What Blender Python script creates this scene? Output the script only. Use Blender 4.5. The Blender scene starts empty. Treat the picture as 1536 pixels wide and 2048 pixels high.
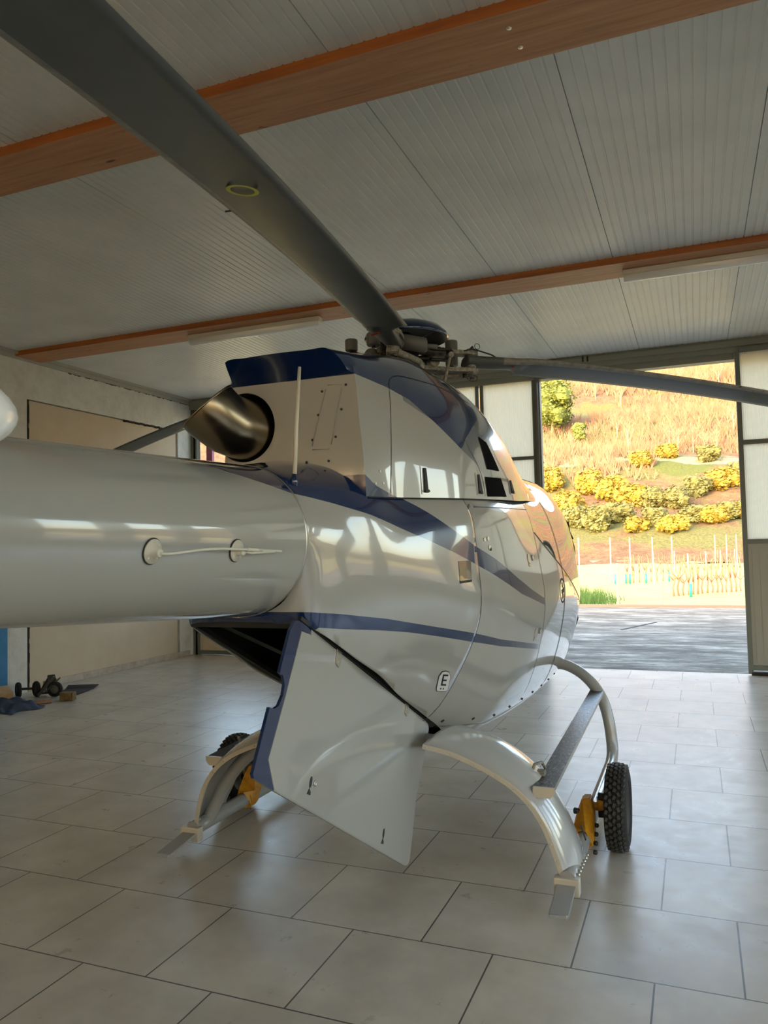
import bpy, bmesh, math, random
from mathutils import Vector, Matrix
from mathutils.bvhtree import BVHTree
random.seed(7)
PI = math.pi
scn = bpy.context.scene
COL = scn.collection

# ---------------------------------------------------------------- camera
def set_camera():
    pitch, roll, yaw, H = 0.0468, -0.0237, 0.3825, 1.624
    cy, sy, cp, sp, cr, sr = math.cos(yaw), math.sin(yaw), math.cos(pitch), math.sin(pitch), math.cos(roll), math.sin(roll)
    f = Vector((-sy*cp, cy*cp, sp)); r = Vector((cy, sy, 0)); u = r.cross(f)
    r2 = r*cr + u*sr; u2 = -r*sr + u*cr
    cam = bpy.data.cameras.new('camera'); ob = bpy.data.objects.new('camera', cam); COL.objects.link(ob)
    M = Matrix((r2, u2, -f)).transposed().to_4x4(); M.translation = Vector((0, 0, H)); ob.matrix_world = M
    cam.sensor_fit = 'HORIZONTAL'; cam.sensor_width = 36; cam.lens = 36*1540/1536
    cam.clip_start = .05; cam.clip_end = 2000
    scn.camera = ob
set_camera()

# ---------------------------------------------------------------- world, sun, exposure
w = bpy.data.worlds.new('world'); scn.world = w; w.use_nodes = True
wn = w.node_tree.nodes; wl = w.node_tree.links
sky = wn.new('ShaderNodeTexSky'); sky.sky_type = 'NISHITA'; sky.sun_disc = False
sky.sun_elevation = math.radians(22); sky.sun_rotation = math.radians(200); sky.air_density = 1.0; sky.dust_density = 2.5
SKY = 1.0
wn['Background'].inputs[1].default_value = SKY
tint = wn.new('ShaderNodeMix'); tint.data_type = 'RGBA'; tint.blend_type = 'MULTIPLY'; tint.inputs[0].default_value = 1
tint.inputs[7].default_value = (1.17, 1.04, .91, 1)      # hazy late-afternoon sky
wl.new(sky.outputs[0], tint.inputs[6]); wl.new(tint.outputs[2], wn['Background'].inputs[0])
sun = bpy.data.lights.new('sun', 'SUN'); sun.energy = 1.35; sun.angle = math.radians(.6); sun.color = (1, .80, .50)
so = bpy.data.objects.new('sun', sun); COL.objects.link(so)
so.rotation_euler = Vector((.28, 1.0, -.42)).to_track_quat('-Z', 'Y').to_euler()   # low sun behind the hangar
scn.view_settings.view_transform = 'Standard'; scn.view_settings.look = 'None'
scn.view_settings.exposure = 0.42; scn.view_settings.gamma = 1; scn.view_settings.use_curve_mapping = False

# ---------------------------------------------------------------- helpers
def mat(name, col=(.5,.5,.5), rough=.5, metal=0, **k):
    m = bpy.data.materials.new(name); m.use_nodes = True
    b = m.node_tree.nodes['Principled BSDF']
    b.inputs['Base Color'].default_value = (*col, 1); b.inputs['Roughness'].default_value = rough; b.inputs['Metallic'].default_value = metal
    for a, v in k.items(): b.inputs[a.replace('_', ' ')].default_value = v
    return m
class NT:
    """small node helper"""
    def __init__(s, m): s.m = m; s.t = m.node_tree; s.n = s.t.nodes; s.l = s.t.links; s.b = s.n['Principled BSDF']
    def new(s, t, **k):
        x = s.n.new(t)
        for a, v in k.items(): setattr(x, a, v)
        return x
    def link(s, a, b): s.l.new(a, b)
    def math(s, op, a, b=None, c=None):
        x = s.n.new('ShaderNodeMath'); x.operation = op
        for i, v in enumerate((a, b, c)):
            if v is None: continue
            if isinstance(v, (int, float)): x.inputs[i].default_value = v
            else: s.l.new(v, x.inputs[i])
        return x.outputs[0]
    def pos(s):
        g = s.n.new('ShaderNodeNewGeometry'); return g.outputs['Position']
    def xyz(s, v):
        x = s.n.new('ShaderNodeSeparateXYZ'); s.l.new(v, x.inputs[0]); return x.outputs
    def noise(s, vec, scale, detail=4, rough=.55, mp=None):
        if mp:
            q = s.n.new('ShaderNodeMapping'); q.inputs['Scale'].default_value = mp; s.l.new(vec, q.inputs[0]); vec = q.outputs[0]
        x = s.n.new('ShaderNodeTexNoise'); x.inputs['Scale'].default_value = scale; x.inputs['Detail'].default_value = detail
        x.inputs['Roughness'].default_value = rough; s.l.new(vec, x.inputs['Vector']); return x.outputs['Fac']
    def ramp(s, f, stops):
        x = s.n.new('ShaderNodeValToRGB'); s.l.new(f, x.inputs[0]); e = x.color_ramp.elements
        while len(e) < len(stops): e.new(.5)
        for i, (p, c) in enumerate(stops): e[i].position = p; e[i].color = (*c, 1) if len(c) == 3 else c
        return x.outputs[0]
    def mix(s, f, a, b, mode='MIX'):
        x = s.n.new('ShaderNodeMix'); x.data_type = 'RGBA'; x.blend_type = mode
        for i, v in ((0, f), (6, a), (7, b)):
            if isinstance(v, (int, float)): x.inputs[i].default_value = v
            elif isinstance(v, tuple): x.inputs[i].default_value = (*v, 1)
            else: s.l.new(v, x.inputs[i])
        return x.outputs[2]
    def bump(s, h, strength=.3, dist=.01):
        x = s.n.new('ShaderNodeBump'); x.inputs['Strength'].default_value = strength; x.inputs['Distance'].default_value = dist
        s.l.new(h, x.inputs['Height']); s.l.new(x.outputs[0], s.b.inputs['Normal'])
    def col(s, c): s.l.new(c, s.b.inputs['Base Color'])

def obj(name, bm, m=None, parent=None, smooth=False, auto=None):
    me = bpy.data.meshes.new(name); bm.normal_update(); bm.to_mesh(me); bm.free()
    if m is not None:
        for x in (m if isinstance(m, (list, tuple)) else [m]): me.materials.append(x)
    if smooth:
        for p in me.polygons: p.use_smooth = True
        if auto is not None: me.set_sharp_from_angle(angle=math.radians(auto))
    o = bpy.data.objects.new(name, me); COL.objects.link(o)
    if parent is not None: o.parent = parent; o.matrix_parent_inverse = parent_matrix(parent).inverted()
    return o
def parent_matrix(p):
    M = Matrix.LocRotScale(p.location, p.rotation_euler, p.scale)
    if p.parent: M = parent_matrix(p.parent) @ p.matrix_parent_inverse @ M
    return M
def thing(name, label, cat, loc=(0,0,0), group=None):
    o = bpy.data.objects.new(name, None); COL.objects.link(o); o.location = loc; o.empty_display_size = .1
    return tag(o, label, cat, group)
def tag(o, label=None, cat=None, group=None, kind=None):
    if label: o['label'] = label
    if cat: o['category'] = cat
    if group: o['group'] = group
    if kind: o['kind'] = kind
    return o
def islands(name, bm, m, parent, label=None, **k):
    """every separate piece of bm becomes a part of its own"""
    seen = set(); out = []
    bm.verts.ensure_lookup_table(); bm.faces.ensure_lookup_table()
    for f0 in bm.faces:
        if f0.index in seen: continue
        st = [f0]; seen.add(f0.index); grp = []
        while st:
            f = st.pop(); grp.append(f)
            for v in f.verts:
                for g in v.link_faces:
                    if g.index not in seen: seen.add(g.index); st.append(g)
        n = bmesh.new(); vm = {}
        for f in grp:
            for v in f.verts:
                if v not in vm: vm[v] = n.verts.new(v.co)
            q = n.faces.new([vm[v] for v in f.verts]); q.smooth = f.smooth; q.material_index = f.material_index
        out.append(part(name, n, m, parent, label, **k))
    bm.free(); return out
def struct(name, bm, m, label=None, parent=None, **k):
    o = obj(name, bm, m, parent, **k)
    if parent is None: tag(o, label, None, None, 'structure')
    return o
def part(name, bm, m, parent, label=None, **k):
    o = obj(name, bm, m, parent, **k)
    if label: o['label'] = label
    return o
def copy_tree(o, parent=None):
    c = o.copy(); COL.objects.link(c)
    if parent is not None: mpi = o.matrix_parent_inverse.copy(); c.parent = parent; c.matrix_parent_inverse = mpi
    for ch in [x for x in bpy.data.objects if x.parent == o]: copy_tree(ch, c)
    return c
def B(): return bmesh.new()
def box(bm, c, s, rot=None, bev=0, mi=0):
    """box centred on c with size s"""
    t = bmesh.new(); bmesh.ops.create_cube(t, size=1)
    for v in t.verts: v.co = Vector((v.co.x*s[0], v.co.y*s[1], v.co.z*s[2]))
    if bev: bmesh.ops.bevel(t, geom=list(t.edges), offset=bev, segments=2, profile=.6, affect='EDGES')
    M = Matrix.Translation(c) @ (rot.to_4x4() if rot else Matrix.Identity(4))
    t.transform(M); merge(bm, t, mi)
def merge(bm, t, mi=0):
    vs = {v: bm.verts.new(v.co) for v in t.verts}
    for f in t.faces:
        try: n = bm.faces.new([vs[v] for v in f.verts]); n.material_index = mi or f.material_index; n.smooth = f.smooth
        except ValueError: pass
    t.free()
def bb(bm, x0, x1, y0, y1, z0, z1, bev=0, mi=0): box(bm, ((x0+x1)/2, (y0+y1)/2, (z0+z1)/2), (abs(x1-x0), abs(y1-y0), abs(z1-z0)), None, bev, mi)
def frame_of(d, up=Vector((0,0,1))):
    d = d.normalized(); 
    if abs(d.dot(up)) > .98: up = Vector((1,0,0))
    s = d.cross(up).normalized(); return s, s.cross(d).normalized()
def tube(bm, pts, r, n=14, cap=True, mi=0, sq=None):
    """swept round (or w x h) tube; r number or list"""
    pts = [Vector(p) for p in pts]; rr = r if isinstance(r, (list, tuple)) else [r]*len(pts)
    rings = []; s = None
    for i, p in enumerate(pts):
        d = (pts[min(i+1, len(pts)-1)]-pts[max(i-1, 0)]).normalized()
        if s is None: s, u = frame_of(d)
        else:
            s = (s - d*s.dot(d)).normalized(); u = s.cross(d).normalized()
        if sq: ring = [bm.verts.new(p+s*(sq[0]*a)+u*(sq[1]*b)) for a, b in ((-.5,-.5),(.5,-.5),(.5,.5),(-.5,.5))]
        else: ring = [bm.verts.new(p+(s*math.cos(2*PI*k/n)+u*math.sin(2*PI*k/n))*rr[i]) for k in range(n)]
        rings.append(ring)
    m = len(rings[0])
    for a, b in zip(rings, rings[1:]):
        for k in range(m):
            f = bm.faces.new((a[k], a[(k+1)%m], b[(k+1)%m], b[k])); f.smooth = not sq; f.material_index = mi
    if cap:
        for ring, fl in ((rings[0], True), (rings[-1], False)):
            f = bm.faces.new(list(reversed(ring)) if fl else ring); f.material_index = mi
def lathe(bm, prof, c, axis=(0,0,1), n=32, mi=0, cap=True):
    """prof: list of (radius, height along axis)"""
    ax = Vector(axis).normalized(); s, u = frame_of(ax); c = Vector(c); rings = []
    for r, h in prof:
        rings.append([bm.verts.new(c+ax*h+(s*math.cos(2*PI*k/n)+u*math.sin(2*PI*k/n))*max(r, 1e-4)) for k in range(n)])
    for a, b in zip(rings, rings[1:]):
        for k in range(n):
            f = bm.faces.new((a[k], a[(k+1)%n], b[(k+1)%n], b[k])); f.smooth = True; f.material_index = mi
    if cap:
        for ring in (rings[0], rings[-1]):
            try: f = bm.faces.new(ring); f.material_index = mi
            except ValueError: pass
    bmesh.ops.recalc_face_normals(bm, faces=bm.faces)
def cyl(bm, a, b, r, n=16, mi=0): tube(bm, [a, b], r, n, True, mi)
def prism(bm, poly, d, mi=0, flip=False):
    """extrude closed 3-D polygon by vector d"""
    d = Vector(d); a = [bm.verts.new(Vector(p)) for p in poly]; b = [bm.verts.new(Vector(p)+d) for p in poly]; n = len(a)
    fs = [bm.faces.new(a), bm.faces.new(list(reversed(b)))]
    for i in range(n): fs.append(bm.faces.new((a[i], b[i], b[(i+1)%n], a[(i+1)%n])))
    for f in fs: f.material_index = mi
    bmesh.ops.recalc_face_normals(bm, faces=fs)
def catmull(P, n):
    P = [Vector(p) for p in P]; out = []
    for i in range(len(P)-1):
        p0 = P[max(i-1, 0)]; p1 = P[i]; p2 = P[i+1]; p3 = P[min(i+2, len(P)-1)]
        for k in range(n):
            t = k/n
            out.append(.5*((2*p1)+(p2-p0)*t+(2*p0-5*p1+4*p2-p3)*t*t+(3*p1-p0-3*p2+p3)*t**3))
    out.append(P[-1]); return out
def interp(x, xs, ys):
    if x <= xs[0]: return ys[0]
    for i in range(len(xs)-1):
        if x <= xs[i+1]: t = (x-xs[i])/(xs[i+1]-xs[i]); return ys[i]+(ys[i+1]-ys[i])*t
    return ys[-1]
def pchip(xs, ys):
    n = len(xs); h = [xs[i+1]-xs[i] for i in range(n-1)]; d = [(ys[i+1]-ys[i])/h[i] for i in range(n-1)]; m = [0]*n
    m[0] = d[0]; m[-1] = d[-1]
    for i in range(1, n-1):
        if d[i-1]*d[i] <= 0: m[i] = 0
        else: w1 = 2*h[i]+h[i-1]; w2 = h[i]+2*h[i-1]; m[i] = (w1+w2)/(w1/d[i-1]+w2/d[i])
    def f(x):
        i = 0
        while i < n-2 and x > xs[i+1]: i += 1
        t = (x-xs[i])/h[i]; t = min(max(t, 0), 1)
        return (2*t**3-3*t*t+1)*ys[i]+(t**3-2*t*t+t)*h[i]*m[i]+(-2*t**3+3*t*t)*ys[i+1]+(t**3-t*t)*h[i]*m[i+1]
    return f

# ================================================================ STRUCTURE
CEIL = 4.09; LW = -7.5; RW = 4.6; FW = 10.32; BW = -7.0

# floor: square 60 cm tiles laid in half bond
M_tile = mat('porcelain_tile', rough=.32); nt = NT(M_tile)
p = nt.pos(); mp = nt.new('ShaderNodeMapping'); mp.inputs['Location'].default_value = (2.633+.6078*60+.3039, -2.4615+.6*40, 0); nt.link(p, mp.inputs[0])
br = nt.new('ShaderNodeTexBrick'); br.offset = .5; br.offset_frequency = 2; br.squash = 1
nt.link(mp.outputs[0], br.inputs['Vector'])
for a, v in (('Scale', 1), ('Mortar Size', .0036), ('Mortar Smooth', .15), ('Bias', 0), ('Brick Width', .6078), ('Row Height', .6)): br.inputs[a].default_value = v
br.inputs['Color1'].default_value = (.66, .61, .51, 1); br.inputs['Color2'].default_value = (.60, .555, .465, 1); br.inputs['Mortar'].default_value = (.115, .10, .085, 1)
n1 = nt.noise(p, 2.2, 6, .6); n2 = nt.noise(p, 16, 5, .7); n3 = nt.noise(p, 70, 3, .7)
c = nt.mix(nt.ramp(n1, [(.38, (.0,)*3), (.62, (1,)*3)]), br.outputs['Color'], nt.mix(1.0, br.outputs['Color'], (.80, .785, .77), 'MULTIPLY'))
c = nt.mix(nt.ramp(n2, [(.27, (.5,)*3), (.36, (0,)*3)]), c, nt.mix(1.0, c, (.80, .78, .74), 'MULTIPLY'))
c = nt.mix(nt.ramp(n3, [(.22, (.5,)*3), (.245, (0,)*3)]), c, (.12, .10, .08))
nt.col(c)
rr = nt.ramp(nt.noise(p, 7, 6, .7), [(.3, (.26,)*3), (.7, (.36,)*3)])
nt.link(rr, nt.b.inputs['Roughness'])
h = nt.math('SUBTRACT', nt.math('MULTIPLY', n2, .08), br.outputs['Fac']); nt.bump(h, .5, .0015)
bm = B(); bb(bm, LW, RW, BW, 10.33, -.1, 0); struct('floor', bm, M_tile, 'pale square floor tiles laid in half bond')

# ceiling: white micro-ribbed sandwich panels, real grooves along Y
M_ceil = mat('ceiling_sheet', (.66, .66, .61), .38); nt = NT(M_ceil)
p = nt.pos(); nt.col(nt.ramp(nt.noise(p, 1.5, 5, .6), [(.3, (.60, .60, .555)), (.7, (.70, .70, .65))]))
nt.bump(nt.noise(p, 3, 3, .5, (1, .35, 1)), .25, .02)
bm = B(); prof = []
SEAM0, PW, RIB = .46, 1.03, 1.03/16
x = LW-.3
k0 = math.floor((LW-.3-SEAM0)/PW)
for k in range(k0, k0+14):
    xs = SEAM0+k*PW
    prof += [(xs, .0), (xs+.004, .0), (xs+.005, .014), (xs+.010, .014), (xs+.011, .0)]
    for j in range(1, 16):
        xr = xs+j*RIB
        prof += [(xr, 0), (xr+.005, .0045), (xr+.012, .0045), (xr+.017, 0)]
prof = [q for q in prof if LW-.2 <= q[0] <= RW+.2]
lo = [(bm.verts.new((x, BW-.1, CEIL+z)), bm.verts.new((x, FW+.15, CEIL+z))) for x, z in prof]
for a, b in zip(lo, lo[1:]): bm.faces.new((a[0], a[1], b[1], b[0]))
bb(bm, LW-.2, RW+.2, BW-.2, FW+.45, CEIL+.03, CEIL+.16)
struct('ceiling', bm, M_ceil, 'white ribbed metal ceiling panels', auto=None)

# wood beams
M_wood = mat('larch_beam', rough=.55); nt = NT(M_wood); p = nt.pos()
g = nt.noise(p, 9, 8, .65, (.18, 3.2, 3.2)); kn = nt.noise(p, 11, 2, .5, (.55, 1.6, 1.6))
c = nt.ramp(g, [(.25, (.32, .13, .05)), (.5, (.45, .21, .09)), (.75, (.54, .29, .14))])
c = nt.mix(nt.ramp(kn, [(.24, (.9,)*3), (.30, (0,)*3)]), c, (.07, .028, .012)); nt.col(c); nt.bump(g, .15, .004)
M_wood_side = mat('larch_beam_side', rough=.5); nt = NT(M_wood_side); p = nt.pos()  # darker, more orange tone on the camera-facing beam sides
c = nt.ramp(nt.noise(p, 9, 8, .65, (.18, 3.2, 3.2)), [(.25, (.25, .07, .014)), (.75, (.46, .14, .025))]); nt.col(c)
M_screw = mat('zinc_screw', (.75, .70, .6), .3, 1)
ZB = 4.033
def beam(name, y0, y1, label, screws):
    bm = B(); bb(bm, LW+.0, RW, y0, y1, ZB, CEIL+.02, .003)
    for f in bm.faces:
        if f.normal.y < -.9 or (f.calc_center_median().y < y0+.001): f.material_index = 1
    o = struct(name, bm, [M_wood, M_wood_side], label)
    for x, y in screws:
        s = B(); lathe(s, [(.0001, -.004), (.012, -.003), (.014, .002)], (x, y, ZB), n=14); part('screw', s, M_screw, o)
beam('trim_1', 3.36, 3.745, 'wide orange-brown laminated beam nearest the camera', [(-2.75, 3.47), (-2.78, 3.62), (-.71, 3.47), (-.69, 3.63), (1.3, 3.5), (1.3, 3.64)])
beam('trim_2', 6.85, 7.24, 'orange-brown beam with the two tube lights', [])
beam('trim_3', -.2, .18, 'third laminated beam behind the camera', [])

# left wall
M_plaster = mat('rough_white_plaster', rough=.85); nt = NT(M_plaster); p = nt.pos()
n = nt.noise(p, 5, 8, .7); c = nt.ramp(n, [(.25, (.55, .53, .47)), (.6, (.72, .70, .64))])
c = nt.mix(nt.ramp(nt.noise(p, 30, 3, .6), [(.26, (.8,)*3), (.30, (0,)*3)]), c, (.16, .13, .09)); nt.col(c); nt.bump(nt.noise(p, 25, 6, .6), .4, .01)
M_beige = mat('beige_plaster', rough=.8); nt = NT(M_beige); p = nt.pos()
c = nt.ramp(nt.noise(p, 3, 7, .65), [(.3, (.60, .48, .34)), (.7, (.66, .545, .40))])
c = nt.mix(nt.ramp(nt.noise(p, 22, 3, .6), [(.24, (.5,)*3), (.28, (0,)*3)]), c, (.30, .22, .14)); nt.col(c); nt.bump(nt.noise(p, 40, 5, .6), .2, .004)
M_dark_gap = mat('dark_gap', (.03, .022, .015), .9)
M_skirt = mat('skirting_tile', rough=.4); nt = NT(M_skirt); p = nt.pos()
nt.col(nt.ramp(nt.noise(p, 8, 5, .6), [(.3, (.42, .34, .26)), (.7, (.60, .52, .43))]))
def jag(x0, x1, n, amp, f=1): return [x0+(x1-x0)*i/n for i in range(n+1)], [random.uniform(-amp, amp) for _ in range(n+1)]
bm = B()
bb(bm, LW-.25, LW-.07, BW, FW+.3, -.1, CEIL+.05)                       # backing
bb(bm, LW-.1, LW, BW, 7.04, -.1, CEIL+.05)                             # pier left of the niche
bb(bm, LW-.1, LW, 10.0, FW+.05, -.1, CEIL+.05)
bb(bm, LW-.1, LW, 7.04, 10.0, 3.55, CEIL+.05)
struct('wall_left', bm, M_plaster, 'white roughly plastered left wall')
bm = B(); bb(bm, LW-.1, LW-.02, 7.075, 9.97, .0, 3.535); struct('trim_4', bm, M_beige, 'smooth beige infill panel of the left wall')
bm = B()
ys, am = jag(7.05, 10.0, 60, .008)
for i in range(len(ys)-1):
    if ys[i] > 8.75: bb(bm, LW-.03, LW+.003, ys[i], ys[i+1]+.002, 3.535-.012+am[i], 3.548+am[i])
zs, am = jag(.05, 3.54, 60, .006)
for i in range(len(zs)-1): bb(bm, LW-.03, LW+.003, 7.045+am[i], 7.07+am[i], zs[i], zs[i+1]+.002)
ys, am = jag(6.9, 10.25, 120, .014)
for i in range(len(ys)-1):
    if 7.7 < ys[i]: bb(bm, LW-.01, LW+.004, ys[i], ys[i+1]+.003, 4.0+am[i]*.5, 4.018+am[i])
struct('trim_5', bm, M_dark_gap, 'dark ragged gaps round the beige infill')
bm = B()
for k in range(9):
    y0 = 7.30+.33*k; bb(bm, LW-.02, LW+.006, y0, min(y0+.327, 10.25), 0, .085, .002)
struct('baseboard_left', bm, M_skirt, 'beige tile skirting along the left wall')
M_steel_cream = mat('cream_painted_steel', (.40, .385, .32), .45)
bm = B(); bb(bm, LW-.01, LW+.07, BW, FW, CEIL-.035, CEIL+.01, .002); bb(bm, LW-.01, LW+.02, BW, FW, CEIL-.085, CEIL-.03)
struct('trim_6', bm, M_steel_cream, 'cream metal edging where left wall meets ceiling')
M_blue = mat('blue_painted_door', rough=.6); nt = NT(M_blue); p = nt.pos(); nt.col(nt.ramp(nt.noise(p, 6, 4, .6), [(.3, (.03, .17, .36)), (.7, (.045, .22, .43))]))
bm = B(); bb(bm, LW-.02, LW+.015, 5.3, 6.74, .0, 2.1, .004); struct('door_3', bm, M_blue, 'blue door in the left wall')

# right wall (beside the camera) with glazed openings, rear wall
openR = [(-6.6, -3.4, .3, 3.7), (-2.9, .3, .3, 3.7), (1.4, 5.4, .25, 3.3), (6.2, 7.2, .6, 3.1), (7.6, 8.5, .6, 3.1), (8.9, 9.8, .6, 3.1)]
M_polyc = bpy.data.materials.new('polycarbonate_sheet'); M_polyc.use_nodes = True
t = M_polyc.node_tree; b = t.nodes['Principled BSDF']; out = t.nodes['Material Output']
b.inputs['Base Color'].default_value = (.74, .72, .62, 1); b.inputs['Roughness'].default_value = .3
tr = t.nodes.new('ShaderNodeBsdfTranslucent'); tr.inputs[0].default_value = (.92, .88, .76, 1)
mx = t.nodes.new('ShaderNodeMixShader'); mx.inputs[0].default_value = .72
g = t.nodes.new('ShaderNodeNewGeometry'); sp_ = t.nodes.new('ShaderNodeSeparateXYZ'); t.links.new(g.outputs[0], sp_.inputs[0])
mm = t.nodes.new('ShaderNodeMath'); mm.operation = 'MULTIPLY'; mm.inputs[1].default_value = 2*PI/.022; t.links.new(sp_.outputs[0], mm.inputs[0])
ms = t.nodes.new('ShaderNodeMath'); ms.operation = 'SINE'; t.links.new(mm.outputs[0], ms.inputs[0])
bp = t.nodes.new('ShaderNodeBump'); bp.inputs['Strength'].default_value = .5; bp.inputs['Distance'].default_value = .003
t.links.new(ms.outputs[0], bp.inputs['Height']); t.links.new(bp.outputs[0], b.inputs['Normal']); t.links.new(bp.outputs[0], tr.inputs['Normal'])
t.links.new(b.outputs[0], mx.inputs[1]); t.links.new(tr.outputs[0], mx.inputs[2]); t.links.new(mx.outputs[0], out.inputs[0])
bm = B()
ys = [BW]
for a, b_, z0, z1 in openR:
    bb(bm, RW, RW+.2, ys[-1], a, -.1, CEIL+.05); bb(bm, RW, RW+.2, a, b_, -.1, z0); bb(bm, RW, RW+.2, a, b_, z1, CEIL+.05); ys.append(b_)
bb(bm, RW, RW+.2, ys[-1], FW+.3, -.1, CEIL+.05)
struct('wall_right', bm, M_plaster, 'white wall on the camera side with window openings')
M_frame = mat('grey_green_steel_frame', (.135, .145, .115), .5)
for i, (a, b_, z0, z1) in enumerate(openR):
    bm = B()
    for y in (a, b_): bb(bm, RW+.02, RW+.09, y-.025, y+.025, z0, z1)
    for z in (z0+.02, z1-.02): bb(bm, RW+.02, RW+.09, a, b_, z-.025, z+.025)
    if b_-a > 2:
        for q in (1, 2): bb(bm, RW+.03, RW+.08, a+(b_-a)*q/3-.02, a+(b_-a)*q/3+.02, z0, z1)
    struct('window_%d' % (i+20), bm, M_frame, 'window opening in the right wall')
bm = B(); bb(bm, LW-.2, RW+.2, BW-.2, BW, -.1, 2.1); bb(bm, LW-.2, RW+.2, BW-.2, BW, 3.1, CEIL+.05)
for x in [LW+.1+k*1.7 for k in range(8)]: bb(bm, x-.06, x+.06, BW-.15, BW, .3, 3.9)
struct('wall_back', bm, M_plaster, 'wall behind the camera')
bm = B(); bb(bm, LW, RW, BW-.09, BW-.07, .4, 3.85); struct('window_30', bm, M_polyc, 'unseen translucent glazing added in the rear wall to brighten the hangar')  # unseen glazing, added so more light reaches the interior

# front wall: steel frame with polycarbonate glazing, open doorway, sliding leaf
FY = 10.38
bm = B(); bb(bm, LW, RW, FY-.08, FY+.10, 3.93, CEIL+.02, .004); bb(bm, LW, RW, FY-.11, FY-.06, 3.99, 4.06, .003)
bb(bm, LW, RW, FY-.02, FY+.14, 3.85, 3.94)
struct('trim_7', bm, mat('header_steel', (.215, .225, .18), .5), 'grey-green steel header over the big doorway')
bm = B()
for x in (-1.28, -1.22): bb(bm, x, x+.02, FY-.115, FY-.1, 4.0, 4.07)
struct('trim_8', bm, M_dark_gap, 'small dark brackets on the door header')
def glazed(name, x0, x1, rows, y, lab, fw=.045, depth=.05, solid=None):
    bm = B()
    for x in (x0+fw/2, x1-fw/2): bb(bm, x-fw/2, x+fw/2, y-depth/2, y+depth/2, .02, 3.9, .003)
    for z in rows: bb(bm, x0+fw-.002, x1-fw+.002, y-depth/2+.004, y+depth/2-.004, z-fw/2, z+fw/2, .003)
    o = struct(name, bm, M_frame, lab)
    for z0, z1 in zip(rows, rows[1:]):
        if solid is not None and z1 <= solid+.01:
            q = B(); bb(q, x0+fw, x1-fw, y-.012, y+.012, z0+fw/2, z1-fw/2, .002); 
            for s in range(int((x1-x0-2*fw-.06)/.08)): bb(q, x0+fw+.04+.08*s, x0+fw+.075+.08*s, y-.015, y-.010, z0+fw/2+.05, z1-fw/2-.05)
            part('lower_panel', q, mat('sheet_metal_panel', (.30, .29, .235), .5), o)
        else:
            q = B(); bb(q, x0+fw-.005, x1-fw+.005, y-.008, y+.008, z0+fw/2-.005, z1-fw/2+.005); part('pane', q, M_polyc, o)
    return o
R4 = [.05, 1.60, 2.80, 3.88]
glazed('window_6', -2.70, -1.93, R4, FY+.03, 'tall pale glazed panel just left of the doorway', solid=1.6)
glazed('window_7', -3.50, -2.72, R4, FY+.03, 'tall glazed panel second left of the doorway', solid=1.6)
glazed('window_8', -4.30, -3.52, R4, FY+.03, 'tall glazed panel third left of the doorway', solid=1.6)
glazed('window_9', -5.10, -4.32, R4, FY+.03, 'tall glazed panel fourth left of the doorway', solid=1.6)
glazed('window_10', -5.90, -5.12, R4, FY+.03, 'tall glazed panel fifth left of the doorway', solid=1.6)
bm = B()
for x0, x1 in ((-1.925, -1.90), (-1.885, -1.86)): bb(bm, x0, x1, FY-.04, FY+.08, 0, 3.9, .003)
struct('trim_9', bm, M_frame, 'narrow double upright at the left of the doorway')
# clear glazed end by the left wall corner
bm = B()
for x in (-7.42, -5.93): bb(bm, x-.03, x+.03, FY-.04, FY+.06, 0, 3.9)
for z in (.04, 1.05, 2.5, 3.87): bb(bm, -7.42, -5.93, FY-.03, FY+.05, z-.03, z+.03)
bb(bm, -7.52, -7.42, FY-.04, FY+.06, 0, 4.0)
o = struct('window_11', bm, M_frame, 'clear window by the far left corner')
M_glass = mat('clear_glass', (.9, .95, .95), .02, 0, Transmission_Weight=1.0, IOR=1.02)
q = B(); bb(q, -7.4, -5.95, FY+.005, FY+.012, 1.07, 3.85); part('pane', q, M_glass, o)
q = B(); bb(q, -7.4, -5.95, FY-.005, FY+.012, .06, 1.03); part('lower_panel', q, M_beige, o)
bm = B(); bb(bm, -7.33, -7.22, FY+.14, FY+.2, 0, 3.9); tag(obj('door_post', bm, mat('pink_painted_steel', (.50, .14, .24), .6)), 'pink upright outside the corner window', 'post')
# sliding leaf right of the doorway: steel frame, pale panes, ribbed lower sheet
glazed('door_1', .535, 1.75, [.09, 1.60, 2.80, 3.93], FY-.12, 'big sliding door leaf right of the doorway', fw=.055, depth=.07, solid=1.6)
glazed('door_2', 1.7, 2.95, [.09, 1.60, 2.80, 3.93], FY+.0, 'second sliding door leaf further right', fw=.055, depth=.07, solid=1.6)
glazed('window_12', 2.9, 4.6, R4, FY+.05, 'fixed glazed panel at the far right', solid=1.6)
bm = B(); bb(bm, .57, 1.75, FY-.16, FY-.08, .0, .04); struct('trim_10', bm, M_dark_gap, 'dark brush strip under the sliding door')

# ================================================================ OUTSIDE
M_apron = mat('weathered_concrete', rough=.92, Specular_IOR_Level=.2); nt = NT(M_apron); p = nt.pos()
n = nt.noise(p, 1.6, 10, .75, (.45, 1.2, 1)); c = nt.ramp(n, [(.38, (.14, .125, .10)), (.46, (.23, .205, .165)), (.53, (.32, .29, .235)), (.60, (.52, .475, .39))])
c = nt.mix(nt.ramp(nt.noise(p, 3.2, 9, .75, (.5, 1.6, 1)), [(.38, (.85,)*3), (.52, (0,)*3)]), c, (.12, .108, .088)); nt.col(c)
bm = B(); bb(bm, -30, 25, 10.33, 20.3, -.1, -.005)
bm2 = bm
struct('trim_11', bm, M_apron, 'weathered grey concrete apron outside the doorway')
bm = B(); bb(bm, -30, 25, 20.3, 20.5, -.08, .05, .005); struct('trim_12', bm, mat('red_kerb', (.40, .17, .11), .8), 'reddish kerb along the far edge of the apron')
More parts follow.
